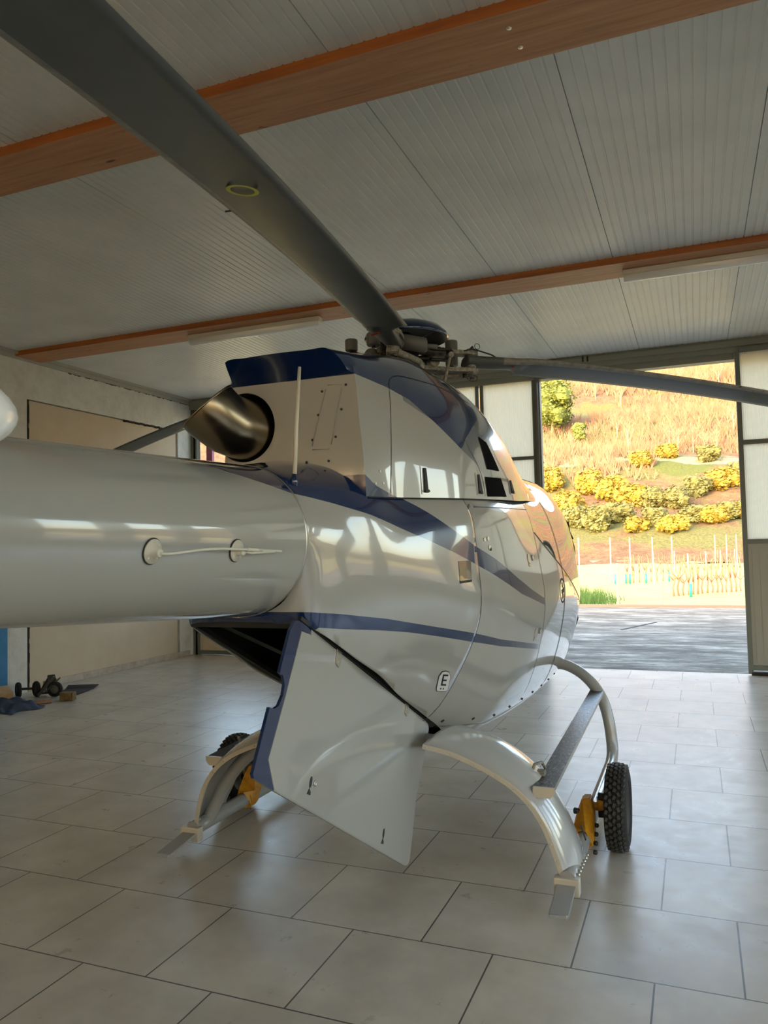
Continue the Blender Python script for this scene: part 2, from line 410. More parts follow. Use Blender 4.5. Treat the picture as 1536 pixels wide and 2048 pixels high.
bm = B(); box(bm, (-1.06, 15.8, -.002), (.05, 1.6, .012), Matrix.Rotation(-.35, 3, 'Z')); tag(obj('drain_slot', bm, mat('drain_slot_metal', (.06, .055, .05), .8)), 'short dark slot crossing the middle of the concrete apron', 'drain')

def hillz(x, y):
    # gentle field then terraced hill rising to the right-back
    d = y-20.5
    z = -.15
    base = 62 + .12*(x+6)
    if y < base: return z + max(0, (y-45))*.008 + (.35*math.exp(-((x+4.6)/2.6)**2) * math.exp(-((y-26)/6)**2))
    t = y-base
    z += (base-45)*.008 + interp(t, [0, 23, 48, 63, 123, 132, 300], [0, 5.6, 14.2, 19.6, 42.0, 42.3, 40]) + min(1, t/20)*(.9*math.sin(t*.22+x*.03)+.6*math.sin(x*.11+t*.07))
    return z
M_hill = mat('hillside', rough=.95); nt = NT(M_hill); p = nt.pos(); sep = nt.xyz(p)
n = nt.noise(p, .09, 7, .6); n2 = nt.noise(p, .9, 8, .75, (1, 1, .6)); n3 = nt.noise(p, 5, 5, .8, (1, 1, .25))
c = nt.ramp(n2, [(.30, (.07, .033, .016)), (.45, (.15, .075, .036)), (.56, (.23, .13, .06)), (.72, (.34, .25, .12))])
c = nt.mix(nt.ramp(n, [(.50, (0,)*3), (.56, (1,)*3)]), c, nt.ramp(n3, [(.3, (.07, .11, .015)), (.7, (.18, .22, .04))]))
c = nt.mix(.35, c, nt.ramp(n3, [(.35, (.08, .04, .02)), (.65, (.38, .26, .13))]))
X_, Y_ = sep[0], sep[1]
def blob(cx, cy, rx, ry):
    a = nt.math('POWER', nt.math('DIVIDE', nt.math('SUBTRACT', X_, cx), rx), 2); b = nt.math('POWER', nt.math('DIVIDE', nt.math('SUBTRACT', Y_, cy), ry), 2)
    return nt.math('LESS_THAN', nt.math('ADD', nt.math('ADD', a, b), nt.math('MULTIPLY', nt.math('SUBTRACT', n2, .5), 2.2)), 1)
for q in ((-13, 113, 6.5, 6), (6, 76, 3.2, 3.5), (-1, 96, 3.5, 3), (7, 97, 3, 3), (-14, 66, 4, 4)): c = nt.mix(blob(*q), c, nt.ramp(n3, [(.3, (.06, .085, .014)), (.7, (.17, .19, .04))]))
for q in ((-15, 99, 8, 2.5), (2, 99, 6, 2.2), (9, 104, 5, 3), (-8, 104.5, 12, .9)): c = nt.mix(blob(*q), c, nt.ramp(n3, [(.3, (.30, .23, .11)), (.7, (.50, .44, .26))]))
nt.col(c); nt.bump(n2, .8, .8)
M_field = mat('dry_field', rough=.95); nt = NT(M_field); p = nt.pos()
n = nt.noise(p, .8, 8, .75, (.6, 1.4, 1)); c = nt.ramp(n, [(.3, (.30, .23, .08)), (.5, (.52, .43, .15)), (.75, (.66, .58, .24))]); nt.col(c); nt.bump(nt.noise(p, 4, 5, .7), .6, .15)
def terrain(name, x0, x1, nx, y0, y1, ny, m, lab, rough_=0):
    bm = B(); g = []
    for j in range(ny+1):
        y = y0+(y1-y0)*j/ny
        g.append([bm.verts.new((x0+(x1-x0)*i/nx, y, hillz(x0+(x1-x0)*i/nx, y)+random.uniform(-rough_, rough_))) for i in range(nx+1)])
    for j in range(ny):
        for i in range(nx): bm.faces.new((g[j][i], g[j][i+1], g[j+1][i+1], g[j+1][i])).smooth = True
    return struct(name, bm, m, lab)
terrain('ground_field', -80, 60, 100, 20.5, 63, 60, M_field, 'bright dry field beyond the apron', .02)
terrain('ground_hill', -150, 120, 180, 60, 260, 160, M_hill, 'sunlit scrubby hillside', .15)

M_grass = mat('green_grass', rough=.9); nt = NT(M_grass); p = nt.pos(); nt.col(nt.ramp(nt.noise(p, 3, 5, .7), [(.3, (.02, .07, .010)), (.7, (.07, .14, .03))]))
M_leafy = {}
def leafmat(name, c0, c1, sc=1.2):
    m = mat(name, rough=.7); nt = NT(m); p = nt.pos(); nt.col(nt.ramp(nt.noise(p, sc, 5, .7), [(.3, c0), (.7, c1)])); return m
M_lgreen = leafmat('yellow_green_leaves', (.05, .075, .008), (.20, .23, .035))
M_lyel = leafmat('yellow_shrub_leaves', (.14, .095, .008), (.40, .29, .03))
M_olive = leafmat('olive_shrub_leaves', (.065, .068, .015), (.21, .20, .055))
M_brush = leafmat('dry_brush', (.10, .045, .02), (.30, .17, .08), .8)
M_trunk = leafmat('pale_bark', (.20, .15, .08), (.36, .29, .17), 3)
def leaves(bm, c, r, n, ls, squash=1, blobs=None):
    bl = blobs
    for i in range(n):
        bc, br_ = random.choice(bl)
        d = Vector((random.gauss(0, 1), random.gauss(0, 1), random.gauss(0, 1))).normalized()
        q = bc+Vector((d.x, d.y, d.z*squash))*br_*random.uniform(.65, 1.25)
        a = Vector((random.gauss(0, 1), random.gauss(0, 1), random.gauss(0, 1))).normalized(); s, u = frame_of((d+a*.6))
        l = ls*random.uniform(.6, 1.3)
        bm.faces.new([bm.verts.new(q+s*l*x_+u*l*y_*.6) for x_, y_ in ((-.5, 0), (0, -.5), (.5, 0), (0, .5))])
def leafy(name, x, y, w_, h_, m, label, cat, group=None, n=1800, ls=.3, trunk=.0):
    z0 = hillz(x, y)-.1; o = thing(name, label, cat, (x, y, z0), group)
    bl = []
    for i in range(22):
        a = random.uniform(0, 2*PI); rr_ = random.uniform(0, .33)*w_; zz = random.uniform(.18, .85)
        k = math.sin(PI*min(1, zz*.95+.1))*.5+.5
        bl.append((Vector((x+math.cos(a)*rr_*k, y+math.sin(a)*rr_*k, z0+trunk+(h_-trunk)*zz)), w_*random.uniform(.13, .22)))
    bm = B()
    for c_, r_ in bl:
        t = bmesh.new(); bmesh.ops.create_icosphere(t, subdivisions=2, radius=r_*.7)
        for v in t.verts: v.co *= random.uniform(.7, 1.2)
        t.transform(Matrix.Translation(c_)); merge(bm, t)
    leaves(bm, None, 1, n, ls, 1, bl); part('foliage', bm, m, o)
    bm = B(); tube(bm, [(x, y, z0-.1), (x+.05*w_, y, z0+h_*.3), (x, y, z0+h_*.6)], [w_*.03, w_*.024, w_*.012], 8); part('trunk', bm, M_trunk, o)
    return o
def pix_ground(px, dist):   # bearing given as photograph column; used once below to lay the planting out on the slope
    a = .3825-math.atan((px-768)/1540); return -math.sin(a)*dist, math.cos(a)*dist
x, y = pix_ground(1108, 120); leafy('evergreen_tree', x, y, 9.5, 10, M_lgreen, 'round bushy bright green tree on the hillside beside the doorway post', 'tree', n=5000, ls=.45, trunk=.5)
x, y = pix_ground(1165, 112); leafy('young_tree', x, y, 3.0, 4.8, M_lgreen, 'small upright green tree on the grassy terrace of the hillside', 'tree', n=900, ls=.3, trunk=1.2)
shrubs = [(1150, 74, 4.5, 2.6, 2), (1195, 72, 5.0, 3.0, 2), (1235, 75, 4.5, 2.6, 2), (1272, 71, 3.2, 1.8, 1), (1310, 73, 4.0, 2.2, 2), (1345, 71, 3.6, 1.8, 1), (1385, 74, 4.2, 2.0, 2), (1425, 74, 4.0, 1.9, 1), (1465, 76, 4.4, 2.0, 2), (1505, 76, 4.4, 2, 1),
          (1140, 84, 4.5, 3.4, 1), (1180, 90, 5.0, 3.4, 1), (1225, 88, 4.8, 3.2, 1), (1265, 86, 5, 3.0, 1), (1305, 85, 5.2, 3.0, 2), (1355, 84, 5.2, 3.0, 2), (1400, 88, 5, 2.8, 2), (1445, 90, 5, 2.8, 1), (1490, 92, 5.4, 2.8, 2), (1120, 78, 4.2, 3.0, 1), (1100, 92, 5, 3.5, 1), (1285, 96, 4.4, 2.4, 1), (1420, 98, 4.4, 2.6, 2), (1340, 100, 4.2, 2.2, 1)]
pos_w = {0: 'at the left', 1: 'left of the middle', 2: 'in the middle', 3: 'right of the middle', 4: 'at the right'}
proto = {}
for px, d, w_, h_, k in shrubs:
    w_ *= .8; h_ *= .72; x, y = pix_ground(px, d)
    nm = 'yellow flowering shrub' if k == 1 else 'rounded olive green shrub'
    lab = '%s in the hedge bands at the foot of the hill' % nm
    if k not in proto:
        proto[k] = leafy('hedge_shrub', x, y, w_, h_, M_lyel if k == 1 else M_olive, lab, 'shrub', 'yellow shrubs at the hill foot' if k == 1 else 'olive shrubs at the hill foot', n=1800, ls=.3); proto[k]['w'] = w_; proto[k]['h'] = h_
    else:
        c = copy_tree(proto[k]); c.location = (x, y, hillz(x, y)-.1); c.scale = (w_/proto[k]['w'], w_/proto[k]['w'], h_/proto[k]['h']); c.rotation_euler.z = random.uniform(0, 6)
for k in proto: del proto[k]['w']; del proto[k]['h']

# bare trees and dry brush
def branch(bm, p, d, l, r, lev):
    q = p+d*l; tube(bm, [p, p+d*l*.5+Vector((random.uniform(-.05, .05)*l, random.uniform(-.05, .05)*l, 0)), q], [r, r*.8, r*.6], 4, False)
    if lev == 0: return
    for i in range(3 if lev > 1 else 4):
        nd = (d+Vector((random.uniform(-.7, .7), random.uniform(-.7, .7), random.uniform(-.1, .5)))).normalized()
        branch(bm, p+d*l*random.uniform(.45, 1), nd, l*random.uniform(.5, .75), r*.55, lev-1)
bt = []
for i in range(3):
    o = thing('bare_tree', 'leafless pale tree with thin branches standing on the hillside', 'tree', (0, 0, 0), 'bare trees on the hillside')
    bm = B(); tube(bm, [(0, 0, -.3), (.05, 0, 1.4), (0, .05, 2.6)], [.10, .08, .06], 6, False); part('trunk', bm, M_trunk, o)
    bm = B()
    for k in range(6): branch(bm, Vector((0, 0, 1.0+.28*k)), Vector((random.uniform(-.6, .6), random.uniform(-.6, .6), 1)).normalized(), 1.5-.12*k, .04, 3)
    part('branches', bm, M_trunk, o); bt.append(o)
spots = [(1240, 118, 1.0), (1262, 100, 1.25), (1345, 108, 1.1), (1362, 106, .9), (1392, 112, 1.0), (1305, 122, .8), (1415, 100, .8), (1432, 180, 2.0), (1455, 175, 1.5), (1385, 182, 1.7), (1340, 185, 1.6), (1290, 180, 1.5), (1320, 178, 1.3), (1365, 188, 1.8), (1405, 186, 1.9), (1470, 186, 1.8), (1260, 182, 1.4), (1355, 176, 1.2), (1300, 150, 1.2), (1410, 145, 1.3), (1375, 150, 1.1), (1330, 146, 1.0), (1450, 150, 1.2), (1200, 150, 1.1), (1250, 145, 1.2), (1475, 120, 1.1), (1150, 105, .7), (1180, 98, .6), (1220, 96, .7), (1440, 112, .8)]
for i, (px, d, s) in enumerate(spots):
    x, y = pix_ground(px, d); o = bt[i] if i < 3 else copy_tree(bt[i % 3]); o.location = (x, y, hillz(x, y)); o.scale = (s,)*3; o.rotation_euler.z = i*1.3
bm = B()
for i in range(5200):
    px = random.uniform(1070, 1530); d = random.uniform(92, 190); x, y = pix_ground(px, d)
    z = hillz(x, y); g = math.sin(x*.13+1)*math.sin(y*.08)
    if g > .45: continue
    h_ = random.uniform(.5, 2.2)*(1.0 if d < 150 else 1.5)
    for k in range(4):
        dx, dy = random.uniform(-.6, .6)*h_, random.uniform(-.3, .3)*h_; w_ = .035+.02*h_
        bm.faces.new([bm.verts.new(v) for v in ((x-w_, y, z), (x+w_, y, z), (x+dx, y+dy, z+h_))])
tag(obj('dry_brush', bm, M_brush), 'dry orange-brown undergrowth covering the hillside', 'undergrowth', None, 'stuff')

# vineyard
M_post = mat('pale_concrete_post', (.33, .29, .21), .8); M_darkpost = mat('weathered_wood_post', (.30, .25, .19), .8)
def vpost(px, d, h_, r, m, lab, grp=None, off=0):
    x, y = pix_ground(px, d); z = hillz(x, y); bm = B(); bb(bm, x-r, x+r, y-r, y+r, z-.2, z+h_, .01)
    tag(obj('vineyard_post', bm, m), lab, 'post', grp)
for px, d in ((1155, 38), (1218, 41), (1257, 47), (1302, 46), (1341, 50), (1427, 55), (1450, 55), (1470, 53)): vpost(px, d, 2.05, .032, M_post, 'pale concrete vineyard post in the far row against the shrubs', 'pale posts of the far vineyard row')
for px, d in ((1303, 33), (1345, 36), (1372, 27), (1408, 32), (1437, 36), (1466, 40)): vpost(px, d, 1.35, .022, M_post, 'pale slender post among the nearer vines', 'slender posts of the nearer vine rows')
vpost(1230, 21.6, 1.15, .035, M_darkpost, 'grey wooden post at the apron edge with a dark cap, left of the two'); vpost(1317, 21.2, .82, .03, M_darkpost, 'short grey wooden post at the apron edge, right of the two')
M_vine = mat('vine_wood', (.34, .16, .08), .9); M_guard = mat('green_guard_tube', (.02, .34, .22), .6)
vn = thing('grapevine', 'small twisted bare grapevine in the rows of the bright field', 'vine', (0, 0, 0), 'grapevines in the field')
bm = B(); tube(bm, [(0, 0, -.05), (.04, 0, .25), (-.02, .03, .5), (.03, 0, .7)], [.035, .03, .028, .02], 6)
for s in (-1, 1): tube(bm, [(0, 0, .5), (s*.18, .02, .72), (s*.22, 0, .98), (s*.12, .02, 1.15)], [.02, .016, .012, .008], 5)
part('stem', bm, M_vine, vn); first = True
rows = [(26.0, 1342, 1475, 15, 29.5), (34.5, 1250, 1475, 20, 42), (43, 1260, 1475, 16, 52)]
for d0, pa, pb, n, d1 in rows:
    for k in range(n):
        t_ = k/(n-1); x, y = pix_ground(pa+(pb-pa)*t_, d0+(d1-d0)*t_); o = vn if first else copy_tree(vn); first = False
        o.location = (x, y, hillz(x, y)); o.rotation_euler.z = random.uniform(0, 6); s = random.uniform(.75, 1.05); o.scale = (s,)*3
for px, d in ((1247, 33.5), (1255, 33.8), (1287, 34.6), (1333, 36.2), (1375, 25.8), (1226, 33)):
    x, y = pix_ground(px, d); bm = B(); cyl(bm, (x, y, hillz(x, y)), (x, y, hillz(x, y)+.42), .045, 10)
    tag(obj('vine_guard', bm, M_guard), 'green plastic guard tube round a young vine', 'guard tube', 'green guard tubes in the vineyard')
bm = B()
for i in range(5000):
    x = random.uniform(-4.6, -1.9); y = random.uniform(20.55, 23.5)
    if random.random() < (x+4.6)/2.9+.05: continue
    z = hillz(x, y); h_ = random.uniform(.12, .42); a = random.uniform(-.1, .1)
    bm.faces.new([bm.verts.new(v) for v in ((x-.012, y, z), (x+.012, y, z), (x+a, y+a, z+h_))])
tag(obj('grass_tuft', bm, M_grass), 'rough green grass growing by the left end of the kerb', 'grass', None, 'stuff')

# ================================================================ HELICOPTER
CX = -1.61; MY = 4.375
heli = thing('helicopter', 'grey and blue light helicopter parked on skids in the hangar', 'helicopter', (CX, MY, 0))

def curve_node(nt, val, lo, hi, pts, a, b):
    """z(Y): linear map of Y to 0..1 then a piecewise curve back to metres"""
    t = nt.math('DIVIDE', nt.math('SUBTRACT', val, lo), hi-lo)
    x = nt.new('ShaderNodeFloatCurve'); nt.link(t, x.inputs['Value']); c = x.mapping.curves[0]
    P = [((q[0]-lo)/(hi-lo), (q[1]-a)/(b-a)) for q in pts]
    while len(c.points) < len(P): c.points.new(.5, .5)
    for i, q in enumerate(P): c.points[i].location = q; c.points[i].handle_type = 'VECTOR'
    x.mapping.update()
    return nt.math('ADD', nt.math('MULTIPLY', x.outputs[0], b-a), a)
GREY = (.36, .355, .325); BLUE = (.0035, .018, .078); DGREY = (.17, .18, .185)
def paint(name, spec, rough=.16, base=GREY):
    """spec: list of (colour, Ymin, Ymax, low curve or None, high curve or None), later wins"""
    m = mat(name, rough=rough, Coat_Weight=1.0, Coat_Roughness=.035); nt = NT(m); nt.b.inputs['Specular IOR Level'].default_value = .5
    X, Y, Z = nt.xyz(nt.pos())[:3]; c = base
    for colr, y0, y1, lo, hi in spec:
        f = nt.math('MULTIPLY', nt.math('GREATER_THAN', Y, y0), nt.math('LESS_THAN', Y, y1))
        if lo: f = nt.math('MULTIPLY', f, nt.math('GREATER_THAN', Z, curve_node(nt, Y, 1.0, 8.0, lo, 0, 3.5)))
        if hi: f = nt.math('MULTIPLY', f, nt.math('LESS_THAN', Z, curve_node(nt, Y, 1.0, 8.0, hi, 0, 3.5)))
        c = nt.mix(f, c, colr)
    if isinstance(c, tuple): nt.b.inputs['Base Color'].default_value = (*c, 1)
    else: nt.col(c)
    return m
#PAINTCURVES
S1_LO = [(1.0,1.97),(1.9,1.95),(2.094,1.925),(2.191,1.895),(2.346,1.867),(2.501,1.837),(2.709,1.806),(2.931,1.762),(3.091,1.722),(3.303,1.662),(3.56,1.587),(3.724,1.534),(4.014,1.441),(4.337,1.347),(4.794,1.256),(5.1,1.21)]
S1_HI = [(1.0,3.4),(3.10,3.4),(3.14,1.9),(3.225,1.848),(3.331,1.801),(3.528,1.71),(3.716,1.63),(4.038,1.525),(4.288,1.439),(4.557,1.358),(4.8,1.298),(5.1,1.24)]
S2_LO = [(2.3,1.2),(2.56,1.25),(2.591,1.333),(2.748,1.311),(3.028,1.277),(3.248,1.245),(3.488,1.201),(3.752,1.147),(4.114,1.079),(4.898,.962)]
S2_HI = [(2.3,1.40),(2.543,1.395),(2.608,1.386),(2.736,1.371),(3.038,1.326),(3.31,1.275),(3.728,1.195),(4.088,1.119),(4.868,.997)]
C_TOP = [(2.6,2.362),(2.949,2.361),(3.059,2.355),(3.193,2.344),(3.349,2.312),(3.501,2.239),(3.628,2.169),(3.731,2.116),(3.75,2.116),(3.809,2.176),(3.941,2.256),(4.1,2.33),(4.35,2.42),(4.6,2.55),(4.8,2.9)]
C_BOT = [(2.3,1.96),(2.7,1.95),(2.94,1.934),(3.016,1.893),(3.13,1.864),(3.209,1.845),(3.4,1.80)]
D_LOW = [(3.3,2.3),(3.501,2.239),(3.628,2.169),(3.731,2.116),(3.884,2.058),(4.057,1.956),(4.267,1.90),(4.486,1.815),(4.631,1.713),(4.81,1.621),(4.932,1.563),(5.2,1.40)]
#ENDCURVES
M_hull = paint('hull_paint', [(DGREY, 3.3, 4.95, D_LOW, None), (BLUE, 1.0, 4.84, S1_LO, S1_HI), (BLUE, 2.3, 4.84, S2_LO, S2_HI)])
M_cowl = paint('cowl_paint', [(DGREY, 3.3, 5.6, D_LOW, None), (BLUE, 2.0, 4.8, C_TOP, None), (BLUE, 2.0, 3.4, None, C_BOT)], .2)
M_greyp = paint('grey_gloss_paint', [], .16)
M_bluep = mat('blue_gloss_paint', BLUE, .18, Coat_Weight=1.0, Coat_Roughness=.04)
M_black = mat('black_rubber', (.012, .012, .012), .6)
M_seam = mat('dark_panel_gap', (.02, .02, .02), .5)
M_open = mat('intake_shade_black', (.004, .004, .004), .9, Specular_IOR_Level=.05)  # dark of the intake mouths, put into a flat black colour
M_void = mat('bay_shade_green', (.014, .02, .018), .6)  # near-black tone painting the shade inside the bays
M_wglass = mat('tinted_window_glass', (.012, .014, .014), .015, 0, Coat_Weight=1.0, Coat_Roughness=.01)
M_alu = mat('satin_aluminium', (.60, .57, .50), .33, .9)
M_cream = mat('cream_trim_metal', (.62, .57, .46), .4, .3)
M_mech = mat('khaki_hub_casting', rough=.5); nt = NT(M_mech); nt.col(nt.ramp(nt.noise(nt.pos(), 40, 4, .7), [(.35, (.12, .11, .085)), (.65, (.36, .34, .27))]))
M_mech2 = mat('dark_hub_metal', (.045, .043, .036), .45, .5)
M_damper = mat('grey_damper', (.13, .132, .122), .5)
M_blade = mat('rotor_blade_grey', rough=.42); nt = NT(M_blade); nt.col(nt.ramp(nt.noise(nt.pos(), 5, 6, .65), [(.3, (.060, .068, .064)), (.7, (.082, .090, .085))]))
M_edge = mat('worn_leading_edge', rough=.45); nt = NT(M_edge); nt.col(nt.ramp(nt.noise(nt.pos(), 26, 5, .7), [(.3, (.13, .128, .11)), (.7, (.27, .26, .225))]))
M_red = mat('red_marking', (.35, .03, .02), .5)
M_yellow = mat('yellow_marking', (.50, .50, .06), .6)

# --- boom
def boomc(Y):
    return 1.665-.0195*(Y-2.52), max(.16, .288+.044*(Y-2.52))
bm = B(); prof = []
Ys = [2.52-.12*k for k in range(33)]
N = 64; rings = []
for Y in Ys:
    z, r = boomc(Y); rings.append([bm.verts.new((CX+r*math.cos(2*PI*k/N), Y, z+r*math.sin(2*PI*k/N))) for k in range(N)])
for a, b in zip(rings, rings[1:]):
    for k in range(N): bm.faces.new((a[k], a[(k+1)%N], b[(k+1)%N], b[k])).smooth = True
bmesh.ops.recalc_face_normals(bm, faces=bm.faces)
boom = part('tail_boom', bm, M_hull, heli)
bm = B(); z, r = boomc(2.52); lathe(bm, [(r+.0005, -.004), (r+.0022, -.003), (r+.0022, .003), (r+.0005, .004)], (CX, 2.52, z), (0, 1, 0), 64, cap=False)
part('boom_joint_ring', bm, M_alu, boom)

# --- hull sections
ST = [  # Y, half section from keel to roof (dx, z)
 (2.521, [(0,1.377),(.12,1.397),(.215,1.472),(.288,1.665),(.262,1.79),(.19,1.882),(.1,1.935),(0,1.953)]),
 (2.57, [(0,1.25),(.22,1.27),(.282,1.40),(.296,1.655),(.272,1.79),(.205,1.888),(.1,1.945),(0,1.962)]),
 (2.94, [(0,1.03),(.225,1.05),(.315,1.20),(.375,1.43),(.385,1.64),(.352,1.835),(.19,1.965),(0,2.01)]),
 (3.15, [(0,.95),(.225,.96),(.34,1.11),(.425,1.38),(.44,1.62),(.378,1.842),(.19,1.98),(0,2.02)]),
 (3.4, [(0,.845),(.20,.86),(.335,1.01),(.49,1.32),(.51,1.6),(.447,1.85),(.2,2.0),(0,2.03)]),
 (3.75, [(0,.69),(.20,.715),(.375,.865),(.58,1.23),(.60,1.55),(.545,1.86),(.25,2.01),(0,2.04)]),
 (4.0, [(0,.585),(.21,.61),(.435,.785),(.635,1.20),(.65,1.53),(.585,1.867),(.28,2.02),(0,2.05)]),
 (4.4, [(0,.475),(.25,.49),(.52,.69),(.685,1.17),(.68,1.53),(.605,1.877),(.32,2.05),(0,2.09)]),
 (4.9, [(0,.44),(.28,.455),(.575,.68),(.724,1.17),(.698,1.55),(.600,1.90),(.36,2.10),(0,2.15)]),
 (5.4, [(0,.43),(.29,.45),(.60,.67),(.752,1.17),(.726,1.57),(.612,1.915),(.42,2.12),(0,2.19)]),
 (6.0, [(0,.43),(.30,.45),(.61,.68),(.768,1.15),(.745,1.60),(.645,1.91),(.43,2.12),(0,2.19)]),
 (6.3, [(0,.455),(.28,.475),(.575,.69),(.735,1.15),(.70,1.50),(.565,1.82),(.34,2.04),(0,2.10)]),
 (6.6, [(0,.52),(.23,.54),(.48,.74),(.61,1.14),(.56,1.41),(.42,1.65),(.24,1.83),(0,1.88)]),
 (7.0, [(0,.64),(.17,.66),(.35,.80),(.44,1.08),(.40,1.26),(.30,1.42),(.16,1.52),(0,1.56)]),
 (7.3, [(0,.80),(.09,.81),(.19,.88),(.24,1.02),(.22,1.10),(.16,1.18),(.08,1.23),(0,1.25)]),
 (7.42, [(0,.93),(.02,.935),(.05,.95),(.06,1.0),(.05,1.03),(.04,1.05),(.02,1.06),(0,1.065)]),
]
ys_ = [s[0] for s in ST]
FX = [pchip(ys_, [s[1][i][0] for s in ST]) for i in range(8)]
FZ = [pchip(ys_, [s[1][i][1] for s in ST]) for i in range(8)]
def half(Y, n=6): return [(v.x, v.z) for v in catmull([(FX[i](Y), 0, FZ[i](Y)) for i in range(8)], n)]
def loft(YS, halffn, cap0=True, cap1=True, sides=(1, -1)):
    bm = B(); rings = []
    for Y in YS:
        h = halffn(Y)
        pts = [(CX+x, Y, z) for x, z in h]+[(CX-x, Y, z) for x, z in reversed(h[1:-1])]
        rings.append([bm.verts.new(q) for q in pts])
    m = len(rings[0])
    for a, b in zip(rings, rings[1:]):
        for k in range(m): bm.faces.new((a[k], a[(k+1)%m], b[(k+1)%m], b[k])).smooth = True
    if cap0: bm.faces.new(rings[0])
    if cap1: bm.faces.new(rings[-1])
    bmesh.ops.recalc_face_normals(bm, faces=bm.faces)
    return bm
YS = [2.521, 2.535, 2.55, 2.57]+[2.57+(7.42-2.57)*k/110 for k in range(1, 111)]
hb = loft(YS, half, False, True)
BVH_HULL = BVHTree.FromBMesh(hb)
def cut(bm, co, no, below=False):
    bmesh.ops.bisect_plane(bm, geom=list(bm.verts)+list(bm.edges)+list(bm.faces), plane_co=co, plane_no=no, clear_inner=below, dist=1e-5)
SL = -.478
# sloping opening under the tail: everything below this plane is the bay doorway
cut(hb, (CX, 2.5, 1.369), (0, -SL, 1), True)
D1, D2, D3 = 3.75, 4.85, 5.42                                      # door gaps
for yy in (D2, D3): cut(hb, (0, yy, 0), (0, 1, 0))
D1f = lambda z: 3.73+.08*(1.8-z)
cut(hb, (0, 3.73, 1.8), (0, 1, .08))
WN = Vector((0, .43, 1)).normalized()                              # window sill line of the cabin
cut(hb, (0, 4.86, 1.70), WN)
cut(hb, (0, 0, 1.90), (0, 0, 1)); cut(hb, (0, 0, .62), (0, 0, 1))
def grab(src, test):
    n = src.copy(); bmesh.ops.delete(n, geom=[f for f in n.faces if not test(f.calc_center_median())], context='FACES'); return n
glassf = lambda c: c.y > D2 and (Vector((0, c.y-4.86, c.z-1.70))).dot(WN) > 0 and (c.y > D3+.0 or c.z < 1.98)
hull = part('fuselage', grab(hb, lambda c: not glassf(c) and not (D1f(c.z) < c.y < D3 and .62 < c.z < 1.90 and c.x > CX)), M_hull, heli)
so_ = hull.modifiers.new('thickness', 'SOLIDIFY'); so_.thickness = .008; so_.offset = -1
rd = part('rear_door', grab(hb, lambda c: D1f(c.z) < c.y < D2 and .62 < c.z < 1.90 and c.x > CX), M_hull, heli)
fd = part('front_door', grab(hb, lambda c: D2 < c.y < D3 and .62 < c.z < 1.90 and c.x > CX and not glassf(c)), M_hull, heli)
part('windshield', grab(hb, lambda c: glassf(c) and not (D2 < c.y < D3 and c.x > CX)), M_wglass, heli)
part('window_pane', grab(hb, lambda c: glassf(c) and (D2 < c.y < D3 and c.x > CX)), M_wglass, fd)
hb.free()
def side_pt(Y, z, off=.001, bvh=BVH_HULL, d=None):
    """point and outward normal on the right-hand skin at station Y and height z"""
    q, n, i, t = bvh.ray_cast(Vector((CX+1.5, Y, z)), Vector((-1, 0, 0)))
    if q is None: q, n, i, t = bvh.find_nearest(Vector((CX+.5, Y, z)))
    if n.x < 0: n = -n
    return q+n*off, n
def ribbon(bm, yz, w, off=.0012, bvh=BVH_HULL):
    pts = [side_pt(y, z, off, bvh) for y, z in yz]; prev = None
    for i, (p, n) in enumerate(pts):
        d = pts[min(i+1, len(pts)-1)][0]-pts[max(i-1, 0)][0]
        s = d.cross(n).normalized()*w/2; a = bm.verts.new(p+s); b = bm.verts.new(p-s)
        if prev: bm.faces.new((prev[0], a, b, prev[1]))
        prev = (a, b)
def line(y0, z0, y1, z1, n=24): return [(y0+(y1-y0)*k/n, z0+(z1-z0)*k/n) for k in range(n+1)]
def patch(bm, Y, z, ry, rz, off=.002, bvh=BVH_HULL, n=20, thick=.004, poly=None, mi=0):
    """thin raised plate lying on the skin; ellipse or (dy,dz) polygon"""
    poly = poly or [(ry*math.cos(2*PI*k/n), rz*math.sin(2*PI*k/n)) for k in range(n)]
    a = []; b = []
    for dy, dz in poly:
        p, nn = side_pt(Y+dy, z+dz, 0, bvh); a.append(bm.verts.new(p+nn*(off+thick))); b.append(bm.verts.new(p-nn*.002))
    f = bm.faces.new(a); f.material_index = mi
    for k in range(len(a)): bm.faces.new((a[k], b[k], b[(k+1)%len(a)], a[(k+1)%len(a)])).material_index = mi
    bmesh.ops.recalc_face_normals(bm, faces=bm.faces)
bm = B()
ribbon(bm, line(D1f(.66), .66, D1f(1.82), 1.82), .005); ribbon(bm, line(D1f(1.82), 1.82, 4.86, 1.845), .005); ribbon(bm, line(D2, .60, D2, 1.90), .006)
part('door_seam', bm, M_seam, hull)
bm = B(); ribbon(bm, line(D3, .56, D3, 2.12), .014, .003); part('door_seal', bm, M_black, fd)
bm = B(); ribbon(bm, line(4.87, 1.70, 6.5, 1.0), .010, .002); part('window_trim', bm, M_seam, fd)
bm = B(); ribbon(bm, line(3.88, .675, 4.4, .60)+line(4.4, .60, 6.2, .62), .004, .001)
for k in range(10): patch(bm, 3.95+.24*k, interp(3.95+.24*k, [3.88, 4.4, 6.4], [.69, .62, .64])+.02, .006, .006)
part('belly_seam', bm, M_seam, hull)

